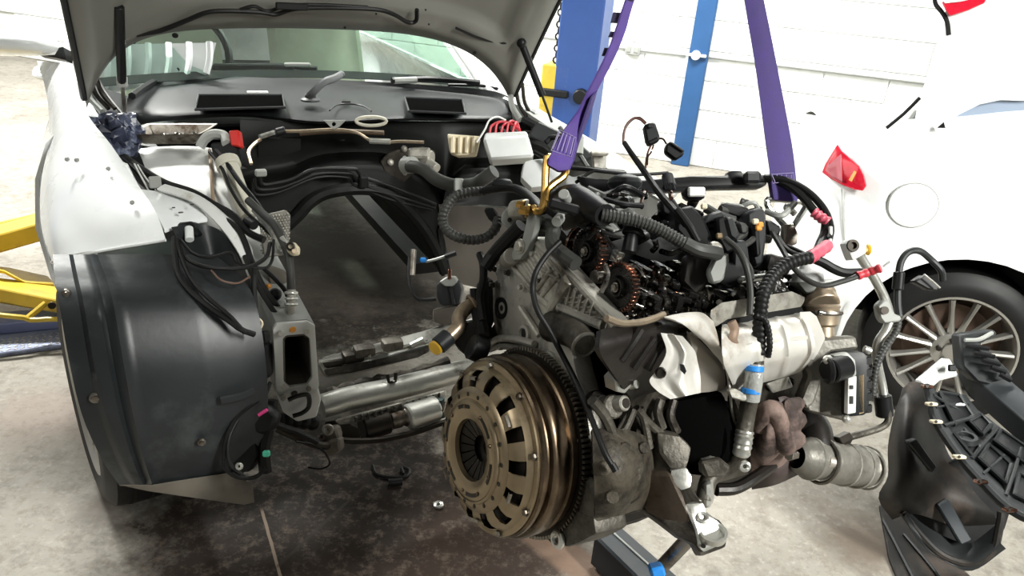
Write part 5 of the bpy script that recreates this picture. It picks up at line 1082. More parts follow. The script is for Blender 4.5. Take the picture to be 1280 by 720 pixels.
for q in ((962, 483), (987, 478)): EO('nut', B().bolt(at(q[0], q[1], dn(q[0]) - 0.005), -fw, 0.006, 0.008), darkst, cv)

# ---- EGR valve and pipe
eg = EO('valve_body', B().cyl(at(1026, 362, 1.28), at(1026, 376, 1.27), 0.024).cyl(at(1024, 376, 1.27), at(1028, 384, 1.26), 0.030).lathe(at(1027, 383, 1.26), -up, [(-0.004, 0.026), (0.0, 0.030), (0.004, 0.028), (0.03, 0.026), (0.034, 0.020), (0.06, 0.020), (0.06, 0)], 22), egr)
EO('valve_head', B().prism([at(x, y, 1.26) for x, y in ((996, 352), (1012, 340), (1028, 350), (1044, 348), (1042, 358), (1020, 372), (1008, 366))], fw * 0.05, 0.006, 2), greymet, eg)
EO('valve_dome', B().lathe(at(1010, 345, 1.25), up, [(-0.01, 0.026), (0.004, 0.024), (0.012, 0.014), (0.02, 0.012), (0.024, 0)], 20), trunkw, eg)
EO('clamp_band', B().ring(at(1029, 391, 1.26), up, 0.0275, 0.004, 24, 6), steel, eg)
EO('band_screw', B().cyl(at(1023, 390, 1.225), at(1031, 392, 1.225), 0.004), chrome, eg)

# ---- bracket with the grey control box
bx_ = EO('box_bracket', B().prism([at(x, y, 1.22) for x, y in ((1000, 440), (1016, 424), (1070, 420), (1074, 436), (1040, 440), (1034, 444), (1030, 470), (1018, 505), (1008, 512), (1000, 500), (1012, 470))], fw * 0.03, 0.004), alum)
EO('box_plate', B().prism([at(x, y, 1.225) for x, y in ((1012, 466), (1034, 448), (1058, 446), (1062, 520), (1058, 527), (1010, 515), (1004, 500))], fw * 0.02, 0.004), alum, bx_)
cu = EO('control_unit', B().prism([at(x, y, 1.20) for x, y in ((1036, 446), (1052, 440), (1080, 440), (1088, 448), (1088, 515), (1080, 520), (1060, 522), (1060, 470), (1052, 460), (1038, 454))], fw * 0.05, 0.006, 2), blk2, bx_)
EO('pump_body', B().cyl(at(1036, 464, 1.18), at(1056, 458, 1.20), 0.020, n=20).ring(at(1036, 464, 1.18), rt, 0.017, 0.004, 20, 6), blk, cu)
EO('grey_case', B().prism([at(x, y, 1.19) for x, y in ((1040, 444), (1060, 440), (1070, 450), (1072, 470), (1062, 474), (1056, 456))], fw * 0.02, 0.005, 2), greymet, cu)
EO('paper_label', B().prism([at(x, y, 1.188) for x, y in ((1060, 472), (1071, 470), (1070, 516), (1059, 518))], fw * 0.012, 0.001), label_w, cu)
for q in ((1064.5, 484), (1064.5, 500)): EO('label_mark', B().box(at(q[0], q[1], 1.187), (0.005, 0.001, 0.012 if q[1] > 490 else 0.006), CAMAX), blk2, cu)
EO('brass_plate', B().prism([at(x, y, 1.20) for x, y in ((1074, 470), (1080, 468), (1080, 516), (1074, 518))], fw * 0.03), mat('brass_strip', (0.22, 0.16, 0.09), 0.5, 0.6), cu)
for k in range(5): EO('fin', B().prism([at(x, y, 1.20) for x, y in ((1082, 446 + k * 15), (1091, 445 + k * 15), (1091, 456 + k * 15), (1082, 457 + k * 15))], fw * 0.035, 0.002), blk, cu)
EO('case_bolt', B().cyl(at(1080, 436, 1.22), at(1088, 439, 1.22), 0.006), alub, bx_); EO('case_bolt', B().ball(at(1035, 450, 1.185), 0.008), alub, bx_); EO('case_bolt', B().ball(at(1058, 524, 1.2), 0.007), alub, bx_)

# ---- turbo, rust-coloured manifold, flexible pipe
mf = EO('exhaust_manifold', B().grid(dense([[at(x, y, d) for x, y, d in ((944, 510, 1.24), (958, 500, 1.20), (974, 502, 1.20), (990, 512, 1.24))], [at(x, y, d) for x, y, d in ((940, 540, 1.22), (958, 530, 1.15), (976, 530, 1.17), (992, 535, 1.23))], [at(x, y, d) for x, y, d in ((938, 570, 1.22), (955, 562, 1.17), (975, 556, 1.18), (990, 558, 1.24))], [at(x, y, d) for x, y, d in ((940, 592, 1.27), (956, 590, 1.25), (975, 584, 1.25), (990, 575, 1.28))]], 5, 5), 0.01), rust, ang=60)
EO('manifold_arch', B().tube([at(x, y, d) for x, y, d in ((948, 535, 1.17), (960, 512, 1.15), (972, 520, 1.15), (978, 545, 1.17), (984, 560, 1.19))], 0.014, 12), rust, mf)
EO('scalloped_flange', B().prism([at(x, y, 1.205) for x, y in ((980, 500), (988, 496), (996, 501), (997, 509), (992, 515), (997, 520), (1000, 529), (995, 536), (991, 540), (997, 546), (998, 556), (991, 563), (984, 566), (978, 560), (982, 548), (979, 536), (984, 524), (979, 512))], EX * 0.022, 0.004, 2), rust, mf)
EO('dark_flange', B().prism([at(x, y, 1.21) for x, y in ((970, 494), (984, 500), (984, 540), (976, 545), (974, 520))], EX * 0.02, 0.004), mat('sooty_brown', (0.045, 0.03, 0.028), 0.6), mf)
EO('turbo_body', B().grid(dense([[at(x, y, d) for x, y, d in ((935, 500, 1.3), (990, 490, 1.34), (1012, 510, 1.34))], [at(x, y, d) for x, y, d in ((930, 560, 1.26), (975, 580, 1.25), (1012, 565, 1.30))], [at(x, y, d) for x, y, d in ((940, 612, 1.3), (970, 606, 1.28), (1005, 590, 1.32))]], 4, 4), 0.01), MATS['sooty_brown'], mf)
EO('turbo_elbow', B().tube([at(x, y, d) for x, y, d in ((995, 520, 1.32), (1015, 535, 1.31), (1020, 560, 1.29), (1018, 580, 1.28))], 0.030, 12), MATS['dark_cast'], mf)
EO('manifold_plug', B().cyl(at(986, 570, 1.19), at(994, 568, 1.21), 0.008, n=6), steel, mf)
fp = EO('flex_pipe', B().lathe(at(1000, 571, 1.26), at(1116, 590, 1.36) - at(1000, 571, 1.26), [(-0.01, 0.020), (0.0, 0.028), (0.018, 0.034), (0.020, 0.036), (0.026, 0.036), (0.028, 0.032), (0.05, 0.033)] + [(0.055 + 0.009 * k, 0.0335 + (0.0025 if k % 2 else 0) - (0.006 if k > 11 else 0)) for k in range(14)] + [(0.182, 0.022), (0.184, 0.0)], 28), alum)
EO('clamp_ring', B().ring(at(1026, 576, 1.28), at(1116, 590, 1.36) - at(1000, 571, 1.26), 0.037, 0.0035, 28, 6), steel, fp)
for q in ((1054, 580, 1.31), (1070, 583, 1.32), (1084, 585, 1.335)): EO('band', B().ring(at(*q), at(1116, 590, 1.36) - at(1000, 571, 1.26), 0.0365, 0.0022, 28, 6), alu, fp)
EO('weld_patch', B().cyl(at(1032, 576, 1.255), at(1044, 579, 1.26), 0.012), shieldp, fp)
EW('oil_pipe', [(1040, 553, 1.3), (1060, 547, 1.31), (1085, 540, 1.33), (1102, 534, 1.34), (1110, 526, 1.34), (1110, 512, 1.34)], 4.5, alud, n=10)
EO('pipe_nut', B().cyl(at(1046, 553, 1.295), at(1060, 546, 1.31), 0.011, n=6), darkst)

# ---- engine mount arm
ma = EO('mount_arm', B().prism([at(x, y, d) for x, y, d in ((792, 560, 1.13), (822, 520, 1.13), (834, 560, 1.11), (852, 600, 1.09), (868, 612, 1.09), (876, 628, 1.08), (884, 642, 1.08), (900, 650, 1.08), (910, 662, 1.09), (908, 684, 1.08), (876, 696, 1.06), (868, 680, 1.06), (850, 672, 1.07), (828, 655, 1.09), (800, 635, 1.12))], fw * 0.035 + up * -0.012, 0.005, 2), alud)
EO('arm_face', B().prism([at(x, y, d) for x, y, d in ((838, 588, 1.09), (858, 584, 1.09), (866, 596, 1.085), (864, 610, 1.08), (852, 614, 1.08), (840, 604, 1.085))], fw * 0.01, 0.004, 2), alub, ma)
EO('arm_face', B().prism([at(x, y, d) for x, y, d in ((854, 630, 1.075), (880, 628, 1.075), (884, 642, 1.07), (898, 652, 1.07), (908, 664, 1.07), (906, 680, 1.07), (880, 692, 1.055), (872, 684, 1.055), (868, 662, 1.06))], fw * 0.015, 0.005, 2), alub, ma)
EO('mount_seat', B().lathe(at(891, 668, 1.062), (up - fw * 0.55), [(-0.004, 0.019), (0.006, 0.020), (0.006, 0.016), (0.001, 0.0145), (0.001, 0)], 24), alub, ma)
EO('hole', B().lathe(at(891, 674, 1.055), (up - fw * 0.55), [(0, 0.005), (0.001, 0.005), (0.001, 0)], 12), darkst, ma); EO('hole', B().lathe(at(879, 683, 1.052), (up - fw * 0.55), [(0, 0.0035), (0.001, 0.0035), (0.001, 0)], 10), darkst, ma)
EO('arm_eye', B().ring(at(878, 647, 1.065), up - fw, 0.0065, 0.003, 16, 6), alub, ma)
EO('arm_gusset', B().prism([at(x, y, d) for x, y, d in ((806, 590, 1.10), (840, 590, 1.085), (868, 650, 1.065), (866, 678, 1.065), (838, 662, 1.085), (806, 640, 1.11))], fw * 0.03, 0.006), mat('brown_cast', (0.10, 0.075, 0.055), 0.5, 0.4, var=0.3, bump=0.4, dirt=(0.03, 0.025, 0.02), damt=0.4), ma)
EO('arm_top', B().prism([at(x, y, d) for x, y, d in ((820, 540, 1.10), (850, 545, 1.10), (866, 560, 1.10), (860, 586, 1.09), (838, 588, 1.09), (824, 568, 1.10))], fw * 0.04, 0.008, 2), alud, ma)
EO('bracket_pad', B().prism([at(x, y, 1.12) for x, y in ((876, 578), (896, 572), (904, 580), (896, 596), (880, 598))], fw * 0.03, 0.005), alu, ma)

# ---- foil-wrapped pipe with blue tape, and the lower pipework
fo = EW('foil_pipe', [(944, 450, 1.12), (942, 475, 1.12), (938, 495, 1.13), (933, 520, 1.14), (929, 545, 1.14), (925, 565, 1.15), (914, 580, 1.16), (900, 590, 1.16), (886, 600, 1.15), (880, 625, 1.14)], 11, alud, n=14)
EO('foil_sleeve', B().tube([at(x, y, d) for x, y, d in ((943.5, 455, 1.115), (942, 475, 1.115), (938, 500, 1.12))], 0.0135, 14), mat('clear_sleeve', (0.45, 0.46, 0.44), 0.2, 0.3, bump=0.8, bscale=70), fo)
EO('foil_sleeve', B().tube([at(x, y, d) for x, y, d in ((931, 538, 1.135), (929, 552, 1.135), (926, 568, 1.14))], lambda t: 0.0135 + 0.001 * sin(t * 30), 14), alub, fo)
for q in ((942.5, 460, 1.113), (939, 488, 1.118)): EO('blue_tape', B().cyl(at(q[0], q[1] - 3, q[2]), at(q[0] - 0.6, q[1] + 4, q[2]), 0.0145, n=18), bluet, fo)
EO('pipe_clip', B().prism([at(x, y, 1.11) for x, y in ((910, 488), (920, 486), (930, 492), (946, 490), (948, 497), (930, 502), (914, 498))], fw * 0.012, 0.002), alu, fo)
EO('pipe_flange', B().prism([at(x, y, 1.11) for x, y in ((876, 578), (900, 572), (914, 584), (906, 596), (884, 598))], fw * 0.012, 0.003), alud, fo)
EO('eye_bolt', B().ring(at(931, 583, 1.11), fw, 0.006, 0.003, 14, 6), alub, fo)
EO('lower_pipe', B().tube([at(x, y, d) for x, y, d in ((895, 612, 1.18), (920, 610, 1.19), (945, 596, 1.21), (965, 582, 1.24))], 0.010, 10), MATS['dark_cast'], fo)
EO('pipe_foot', B().prism([at(x, y, 1.13) for x, y in ((880, 604), (892, 600), (894, 626), (886, 638), (880, 634))], fw * 0.02, 0.004), alub, fo)
EW('thin_pipe', [(906, 446, 1.13), (910, 470, 1.13), (912, 486, 1.13), (916, 520, 1.15), (924, 545, 1.16), (928, 570, 1.16)], 1.8, alu)
EO('link_rod', B().tube([at(x, y, d) for x, y, d in ((918, 490, 1.16), (914, 500, 1.16), (922, 520, 1.17), (928, 545, 1.17))], 0.006, 8), alud)
EO('lower_bar', B().cyl(at(862, 672, 1.2), at(820, 716, 1.3), 0.012), steel)
EO('bar_clamp', B().prism([at(x, y, 1.22) for x, y in ((812, 712), (830, 708), (834, 722), (816, 726))], fw * 0.03, 0.004), bluet)

# ---- hoses, looms and plastics on top of the engine
black_mass = EO('intake_cover', B().grid(dense([[E(u, y, z + 0.012 * sin(u * 40) * (0.25 > y > 0.05)) for y, z in ((0.07, 0.22), (0.07, 0.285), (0.13, 0.315), (0.20, 0.32), (0.27, 0.28), (0.28, 0.18))] for u in (0.13, 0.2, 0.3, 0.4, 0.5, 0.58)], 3, 2), 0.01), blk, ang=40)
EW('loom_loop', [(606, 239, 1.36), (588, 240, 1.35), (568, 246, 1.34), (556, 262, 1.33), (554, 280, 1.33), (566, 294, 1.32), (588, 300, 1.32), (607, 297, 1.32), (619, 286, 1.32), (623, 272, 1.33)], 6.3, hosegrey, corr=0.0075)
EO('loom_sleeve', B().tube([at(*q) for q in ((602, 240, 1.36), (620, 236, 1.35), (645, 236, 1.32), (664, 248, 1.28), (677, 264, 1.25))], 0.0125, 12, squash=(0.6, up)), rub)
EO('loom_plug', B().prism([at(x, y, 1.33) for x, y in ((604, 261), (612, 258), (620, 262), (625, 272), (620, 278), (612, 276))], fw * 0.03, 0.004), blk)
EO('black_clip', B().prism([at(x, y, 1.34) for x, y in ((614, 225), (626, 222), (640, 224), (641, 231), (616, 234))], fw * 0.03, 0.004), blk2)
o = EO('throttle_flange', B().prism([at(x, y, 1.27) for x, y in ((627, 267), (635, 257), (646, 256), (650, 263), (646, 276), (640, 287), (632, 284), (626, 278))], fw * 0.012, 0.003), greymet)
EO('flange_neck', B().cyl(at(642, 264, 1.28), at(660, 262, 1.26), 0.018, n=18), alu, o)
for q in ((638, 260), (637, 275), (643, 267)): EO('hole', B().lathe(at(q[0], q[1], 1.267), -fw, [(0, 0.004), (0.001, 0.004), (0.001, 0)], 10), darkst, o)
for L, r, m, cr in (
    ([(606, 335, 1.26), (618, 318, 1.26), (634, 300, 1.24), (652, 282, 1.22)], 9, rub, 0), ([(600, 318, 1.3), (604, 330, 1.28), (604, 350, 1.27), (600, 372, 1.27), (604, 400, 1.26)], 5, rub, 0), ([(596, 360, 1.3), (598, 390, 1.3), (604, 420, 1.28)], 9, rub, 0),
    ([(664, 280, 1.2), (680, 281, 1.19), (692, 285, 1.17), (690, 297, 1.16), (692, 308, 1.14), (704, 318, 1.12), (720, 330, 1.10)], 9, hosegrey, 0),
    ([(682, 252, 1.28), (694, 247, 1.28), (706, 243, 1.28)], 7.5, hosegrey, 0.007), ([(752, 268, 1.12), (775, 272, 1.12), (800, 277, 1.12), (825, 287, 1.12), (848, 300, 1.12), (858, 306, 1.12)], 8.5, hosegrey, 0.0055),
    ([(856, 304, 1.12), (872, 312, 1.12), (888, 315, 1.13), (898, 317, 1.14)], 9, hosegrey, 0), ([(746, 248, 1.22), (770, 240, 1.24), (790, 241, 1.25), (806, 240, 1.26)], 4.5, hosegrey, 0.006),
    ([(741, 254, 1.2), (752, 247, 1.22), (770, 242, 1.24)], 6, rub, 0), ([(700, 302, 1.11), (684, 318, 1.10), (670, 340, 1.09), (666, 362, 1.09), (672, 388, 1.08), (686, 412, 1.08), (704, 446, 1.08), (722, 482, 1.06), (742, 530, 1.02), (756, 566, 1.0), (769, 588, 0.995)], 3.6, rub, 0),
    ([(765, 580, 0.996), (770, 589, 0.994)], 4.6, rub, 0), ([(846, 262, 1.15), (862, 284, 1.14), (872, 302, 1.14)], 5, rub, 0),
    ([(768, 288, 1.12), (758, 284, 1.13), (745, 284, 1.15)], 2, greymet, 0), ([(745, 284, 1.15), (760, 292, 1.12), (778, 297, 1.1)], 2, hosegrey, 0),
    ([(906, 298, 1.14), (922, 312, 1.13), (933, 335, 1.12), (938, 365, 1.12), (937, 394, 1.11)], 4, hosegrey, 0), ([(928, 320, 1.14), (938, 336, 1.13), (940, 350, 1.12)], 3, hosegrey, 0),
    ([(1012, 322, 1.18), (994, 326, 1.17), (976, 335, 1.16), (962, 350, 1.14), (953, 372, 1.12), (950, 400, 1.11), (949, 425, 1.11), (948, 446, 1.11)], 8.5, rub, 0.0085),
    ([(945, 394, 1.10), (956, 400, 1.10), (961, 416, 1.10), (962, 432, 1.10), (960, 446, 1.11)], 4, rub, 0.006),
    ([(720, 228, 1.4), (745, 213, 1.42), (780, 218, 1.44), (805, 218, 1.45), (835, 216, 1.46)], 2.2, rub, 0), ([(712, 210, 1.42), (745, 213, 1.42), (782, 217, 1.44)], 3, blk, 0),
    ([(940, 224, 1.4), (962, 224, 1.4), (985, 232, 1.38), (1003, 246, 1.36), (1018, 264, 1.34)], 5, rub, 0), ([(955, 222, 1.4), (984, 226, 1.38), (1010, 240, 1.36), (1030, 262, 1.34), (1038, 284, 1.32), (1036, 300, 1.3)], 4.5, rub, 0),
    ([(1034, 278, 1.33), (1032, 292, 1.32), (1026, 306, 1.3), (1022, 316, 1.28)], 7, rub, 0), ([(1038, 284, 1.31), (1038, 298, 1.3), (1035, 308, 1.29)], 2.5, label_w, 0),
    ([(1008, 320, 1.2), (1028, 328, 1.2), (1042, 336, 1.2), (1056, 341, 1.2), (1078, 341, 1.2)], 6, rub, 0), ([(965, 290, 1.3), (978, 312, 1.26), (990, 332, 1.22), (1006, 348, 1.2), (1028, 357, 1.19), (1052, 352, 1.19), (1076, 344, 1.19)], 3.2, hosegrey, 0),
    ([(960, 282, 1.34), (972, 296, 1.3), (984, 312, 1.26), (1004, 322, 1.24)], 3, rub, 0), ([(985, 308, 1.3), (998, 314, 1.28), (1010, 320, 1.25)], 3, rub, 0),
    ([(1104, 333, 1.18), (1112, 327, 1.18)], 1.2, chrome, 0), ([(900, 262, 1.26), (915, 266, 1.27), (930, 270, 1.27)], 5, hosegrey, 0), ([(882, 260, 1.24), (900, 270, 1.23), (918, 276, 1.23)], 6, hosegrey, 0),
    ([(926, 252, 1.34), (936, 255, 1.34)], 5, hosegrey, 0.008), ([(918, 300, 1.2), (936, 288, 1.22), (950, 280, 1.24)], 5, hosegrey, 0), ([(925, 310, 1.18), (940, 300, 1.2), (948, 290, 1.24)], 4, hosegrey, 0)):
    EW('hose' if cr else 'cable', L, r, m, None, None, corr=cr, n=10)
for q, r, m, L in (((1017, 266, 1.335), 7, pink, [(1017, 265, 1.335), (1025, 271, 1.33), (1035, 278, 1.325)]), (None, 7.5, pink, [(1010, 323, 1.18), (1020, 317, 1.2), (1034, 307, 1.25)]), (None, 5, red, [(1072, 345, 1.19), (1086, 340, 1.19), (1101, 335, 1.18)])):
    P_ = [at(*k) for k in L]; EO('tape_wrap', B().tube(P_, lambda t, r=r, P_=P_: r * 1.25 / F * (1 + 0.12 * sin(t * 22)), 12), m)
# intake elbow
EO('intake_elbow', B().tube([at(*q) for q in ((694, 270, 1.2), (702, 258, 1.2), (716, 250, 1.19), (732, 256, 1.17), (746, 264, 1.14), (756, 269, 1.12))], lambda t: 0.031 - 0.014 * t, 16), blk)
EO('elbow_rib', B().box(at(722, 243, 1.18), (0.045, 0.012, 0.012), CAMAX, 0.004), blk2)
EO('elbow_hood', B().prism([at(x, y, 1.18) for x, y in ((696, 242), (716, 235), (742, 238), (752, 252), (746, 270), (722, 282), (698, 280))], fw * 0.04, 0.014, 3), blk)
EO('air_duct_rail', B().prism([at(x, y, d) for x, y, d in ((722, 219, 1.38), (745, 223, 1.38), (800, 225, 1.38), (862, 220, 1.4), (911, 219, 1.4), (912, 213, 1.4), (928, 213, 1.4), (930, 220, 1.4), (956, 222, 1.4), (960, 230, 1.4), (952, 235, 1.4), (890, 236, 1.4), (860, 238, 1.4), (800, 242, 1.38), (735, 240, 1.38))], fw * 0.035, 0.005, 2), blk)
EO('rail_latch', B().box(at(940, 222, 1.38), (0.03, 0.02, 0.022), CAMAX, 0.005), blk2)
EO('grey_dome', B().ball(at(781, 229, 1.33), 0.026, 16, (1.2, 1, 0.62), CAMAX), blk2)
EO('plate_tray', B().prism([at(x, y, 1.24) for x, y in ((758, 250), (776, 245), (800, 246), (806, 254), (784, 258), (760, 259))], fw * 0.03, 0.003), greymet)
EO('white_sticker', B().box(at(870.5, 240, 1.29), (0.028, 0.012, 0.016), CAMAX, 0.002), label_w); EO('sticker_holder', B().prism([at(x, y, 1.30) for x, y in ((856, 236), (864, 232), (884, 238), (880, 250), (860, 248))], fw * 0.04, 0.004), blk)
# the upright loom with its two loose plugs
EO('loom_stalk', B().tube([at(*q) for q in ((780, 178, 1.30), (790, 193, 1.29), (805, 214, 1.27), (820, 236, 1.23), (840, 260, 1.19), (858, 280, 1.15))], lambda t: 0.0045 + 0.0022 * t, 9), rub)
EO('loom_stalk', B().tube([at(*q) for q in ((783, 184, 1.30), (798, 200, 1.29), (812, 222, 1.26))], 0.0022, 7), rub)
pg = EO('loose_plug', B().prism([at(x, y, 1.29) for x, y in ((805, 156), (812, 153), (819, 152), (825, 170), (824, 176), (813, 182), (809, 178))], fw * 0.022, 0.003), blk2)
EO('plug_mouth', B().prism([at(x, y, 1.286) for x, y in ((809, 177), (824, 170), (824.5, 176), (813, 181.5))], fw * 0.02, 0.002), blk, pg)
EO('plug_latch', B().box(at(813, 157, 1.285), (0.008, 0.004, 0.008), CAMAX, 0.001), blk2, pg)
pg = EO('loose_plug', B().prism([at(x, y, 1.28) for x, y in ((833, 181), (836, 177), (840, 176), (856, 188), (855, 194), (845, 200), (832, 190))], fw * 0.022, 0.003), blk)
EO('plug_latch', B().prism([at(x, y, 1.275) for x, y in ((840, 177), (856, 188), (854, 190), (838, 179))], fw * 0.01, 0.001), blk2, pg)
bw = mat('brown_wire_pair', (0.11, 0.045, 0.035), 0.5)
for L, r, m in (([(807, 155, 1.3), (800, 149, 1.3), (792, 148, 1.3), (784, 155, 1.3), (780, 166, 1.3), (779, 178, 1.3)], 1.8, MATS['brown_wire_pair']), ([(808, 154, 1.3), (799, 147, 1.3), (790, 150, 1.3), (782, 160, 1.3), (779, 172, 1.3), (782, 184, 1.3)], 1.4, rub),
                ([(814, 181, 1.3), (810, 190, 1.3), (808, 200, 1.29), (807, 210, 1.28)], 1.3, MATS['brown_wire_pair']), ([(817, 181, 1.3), (814, 190, 1.3), (810, 196, 1.29), (809, 206, 1.28)], 1.2, copper), ([(824, 173, 1.3), (829, 174, 1.3), (833, 180, 1.3)], 1.3, copper), ([(806, 240, 1.24), (802, 250, 1.2), (802, 260, 1.18)], 2, copper), ([(838, 240, 1.22), (839, 248, 1.2)], 3, copper)): EW('wire', L, r, m)
o = EO('round_plug', B().lathe(at(834, 219, 1.25), at(838, 240, 1.23) - at(834, 219, 1.25), [(0, 0.006), (0.002, 0.0095), (0.026, 0.0115), (0.028, 0.009), (0.028, 0)], 18), blk2)
for k in range(6): EO('grip_rib', B().tube([at(829 + k * 2.2, 222 + abs(k - 2.5) * 0.2, 1.236), at(832 + k * 2.3, 237, 1.217)], 0.0012, 5, sm=1), blk, o)
# right-hand cluster of coil packs, brackets and connectors
for L, d, dep, m in (([(842, 262), (866, 256), (882, 276), (892, 300), (884, 318), (862, 306), (846, 288)], 1.17, 0.05, blk), ([(872, 286), (884, 268), (902, 262), (918, 278), (912, 296), (892, 304)], 1.19, 0.04, blk2),
                     ([(896, 272), (908, 268), (914, 292), (920, 312), (908, 318), (898, 300)], 1.17, 0.03, blk), ([(906, 272), (916, 270), (926, 294), (920, 302), (912, 296)], 1.165, 0.02, blk2), ([(906, 252), (938, 260), (938, 268), (932, 276), (900, 264)], 1.26, 0.03, blk),
                     ([(934, 266), (950, 258), (958, 264), (958, 300), (954, 330), (944, 334), (936, 306)], 1.22, 0.05, blk2), ([(956, 276), (962, 274), (978, 284), (974, 296), (960, 292)], 1.3, 0.03, blk), ([(895, 320), (911, 315), (912, 330), (904, 352), (890, 356), (885, 340)], 1.14, 0.02, greymet),
                     ([(886, 304), (896, 300), (906, 308), (902, 318), (892, 318)], 1.14, 0.02, alu), ([(918, 300), (934, 300), (938, 330), (930, 346), (916, 336)], 1.17, 0.03, blk2), ([(860, 318), (890, 322), (888, 352), (870, 370), (852, 352)], 1.17, 0.04, MATS['dark_cast']),
                     ([(904, 326), (930, 330), (936, 352), (912, 362), (898, 356)], 1.17, 0.04, blk), ([(826, 250), (842, 246), (852, 262), (842, 276), (828, 266)], 1.22, 0.04, blk),
                     ([(940, 276), (950, 276), (952, 320), (944, 322)], 1.20, 0.02, blk), ([(922, 276), (936, 280), (936, 292), (926, 294)], 1.2, 0.02, hosegrey), ([(962, 316), (984, 322), (990, 340), (968, 350), (956, 336)], 1.22, 0.05, MATS['dark_cast']), ([(940, 336), (966, 340), (980, 352), (990, 366), (950, 372), (938, 356)], 1.2, 0.05, oily)):
    EO('connector', B().prism([at(x, y, d) for x, y in L], fw * dep, 0.004), m)
for k in range(7): EO('coil_slot_shade', B().prism([at(x, y, 1.188) for x, y in ((880 + k % 4 * 7, 279 + k // 4 * 8 - k % 4 * 2), (885 + k % 4 * 7, 278 + k // 4 * 8 - k % 4 * 2), (885 + k % 4 * 7, 281 + k // 4 * 8 - k % 4 * 2), (880 + k % 4 * 7, 282 + k // 4 * 8 - k % 4 * 2))], fw * 0.004), MATS['void_shade_black'])
for q, m in (((880, 258, 1.22), cream), ((944, 277, 1.2), cream), ((950, 281, 1.2), orangep), ((948, 285, 1.2), orangep), ((899, 295, 1.16), MATS['brass_strip'])): EO('small_clip', B().box(at(*q), (0.010, 0.008, 0.009), CAMAX, 0.002), m)
rr = random.Random(23)
for i in range(60):
    x = rr.uniform(690, 965); y = rr.uniform(243, 300) if x < 850 else rr.uniform(255, 350); d = dt(x) + rr.uniform(0.03, 0.10); m = (blk, blk, blk2, oily, hosegrey, darkst, greymet)[rr.randrange(7)]
    a_ = (rt + up * rr.uniform(-0.8, 0.8) + fw * rr.uniform(-0.5, 0.5)).normalized(); b_ = a_.cross(fw).normalized(); c_ = a_.cross(b_)
    if i % 3 == 0: EO('connector', B().box(at(x, y, d), (rr.uniform(0.02, 0.05), rr.uniform(0.012, 0.025), rr.uniform(0.012, 0.03)), (a_, b_, c_), 0.003), m)
    elif i % 3 == 1: EO('cable', B().tube([at(x, y, d), at(x + rr.uniform(10, 25), y + rr.uniform(-10, 10), d - 0.02), at(x + rr.uniform(25, 50), y + rr.uniform(-12, 18), d)], rr.uniform(0.003, 0.006), 7), m)
    else: EO('pipe_stub', B().cyl(at(x, y, d), at(x + rr.uniform(-12, 12), y + rr.uniform(-10, 10), d - 0.02), rr.uniform(0.005, 0.01), n=12), m)
# lifting eye plate
EO('lifting_link', B().prism(eu([(638, 318), (644, 306), (652, 300), (656, 284), (659, 266), (663, 259), (670, 262), (670, 276), (665, 296), (659, 312), (650, 324), (641, 326)], 0.045), EX * 0.012, 0.003, 2), greymet)
EO('link_bolt', B().bolt(E.px(651, 308, 0.045), -EX, 0.009, 0.008), alu)
EO('link_boss', B().cyl(E.px(640, 320, 0.045), E.px(634, 326, 0.06), 0.014), alu)
EO('gold_bolt', B().bolt(E.px(661, 264, 0.040), -EX + EY * 0.6, 0.008, 0.016), gold); EO('gold_nut', B().bolt(E.px(655, 257, 0.035), EY - EX, 0.006, 0.012), gold)
# refrigerant pipe with its flange, and the loom at the far end
EW('refrigerant_pipe', [(1070, 312, 1.30), (1080, 328, 1.31), (1094, 350, 1.32), (1106, 374, 1.33), (1112, 396, 1.34), (1108, 412, 1.34), (1098, 428, 1.34), (1096, 450, 1.34), (1102, 480, 1.35), (1107, 508, 1.35)], 6, alub, n=12)
o = EO('pipe_block', B().prism([at(x, y, 1.29) for x, y in ((1058, 304), (1064, 299), (1076, 298), (1084, 306), (1084, 316), (1074, 322), (1066, 326), (1062, 316))], fw * 0.03, 0.004, 2), offwhite)
EO('port', B().lathe(at(1066, 307, 1.285), -fw, [(0, 0.011), (0.003, 0.010), (0.003, 0.006), (-0.002, 0.005), (-0.002, 0)], 18), darkst, o); EO('yellow_seal', B().ring(at(1085, 312, 1.3), rt, 0.007, 0.003, 14, 6), yellowp, o)
o = EO('pipe_bracket', B().prism([at(x, y, 1.31) for x, y in ((1097, 382), (1106, 374), (1112, 376), (1118, 392), (1128, 396), (1126, 402), (1106, 405), (1100, 398))], fw * 0.02, 0.003), greymet); EO('hole', B().lathe(at(1106, 388, 1.308), -fw, [(0, 0.007), (0.001, 0.007), (0.001, 0)], 12), darkst, o)
EO('rubber_sleeve', B().cyl(at(1103, 494, 1.345), at(1106, 520, 1.35), 0.015, n=16), blk)
EW('loom', [(1178, 350, 1.36), (1176, 338, 1.35), (1164, 325, 1.35), (1150, 314, 1.34), (1136, 315, 1.34), (1126, 328, 1.34), (1123, 350, 1.34), (1122, 376, 1.34), (1124, 396, 1.34)], 4.2, blk2, n=10)
EW('loom', [(1124, 394, 1.34), (1120, 414, 1.33), (1106, 436, 1.32), (1096, 456, 1.31), (1092, 478, 1.3), (1091, 496, 1.29)], 4.5, hosegrey, corr=0.007)
EO('loom_collar', B().cyl(at(1124, 340, 1.335), at(1122, 362, 1.335), 0.0095), blk)
EO('loom_end', B().prism([at(x, y, 1.36) for x, y in ((1142, 352), (1156, 343), (1176, 356), (1172, 364), (1160, 362))], fw * 0.02, 0.003), blk)
EO('loom_end', B().tube([at(*q) for q in ((1155, 343, 1.35), (1166, 352, 1.35), (1175, 360, 1.35))], 0.0018, 5, sm=1), alub)
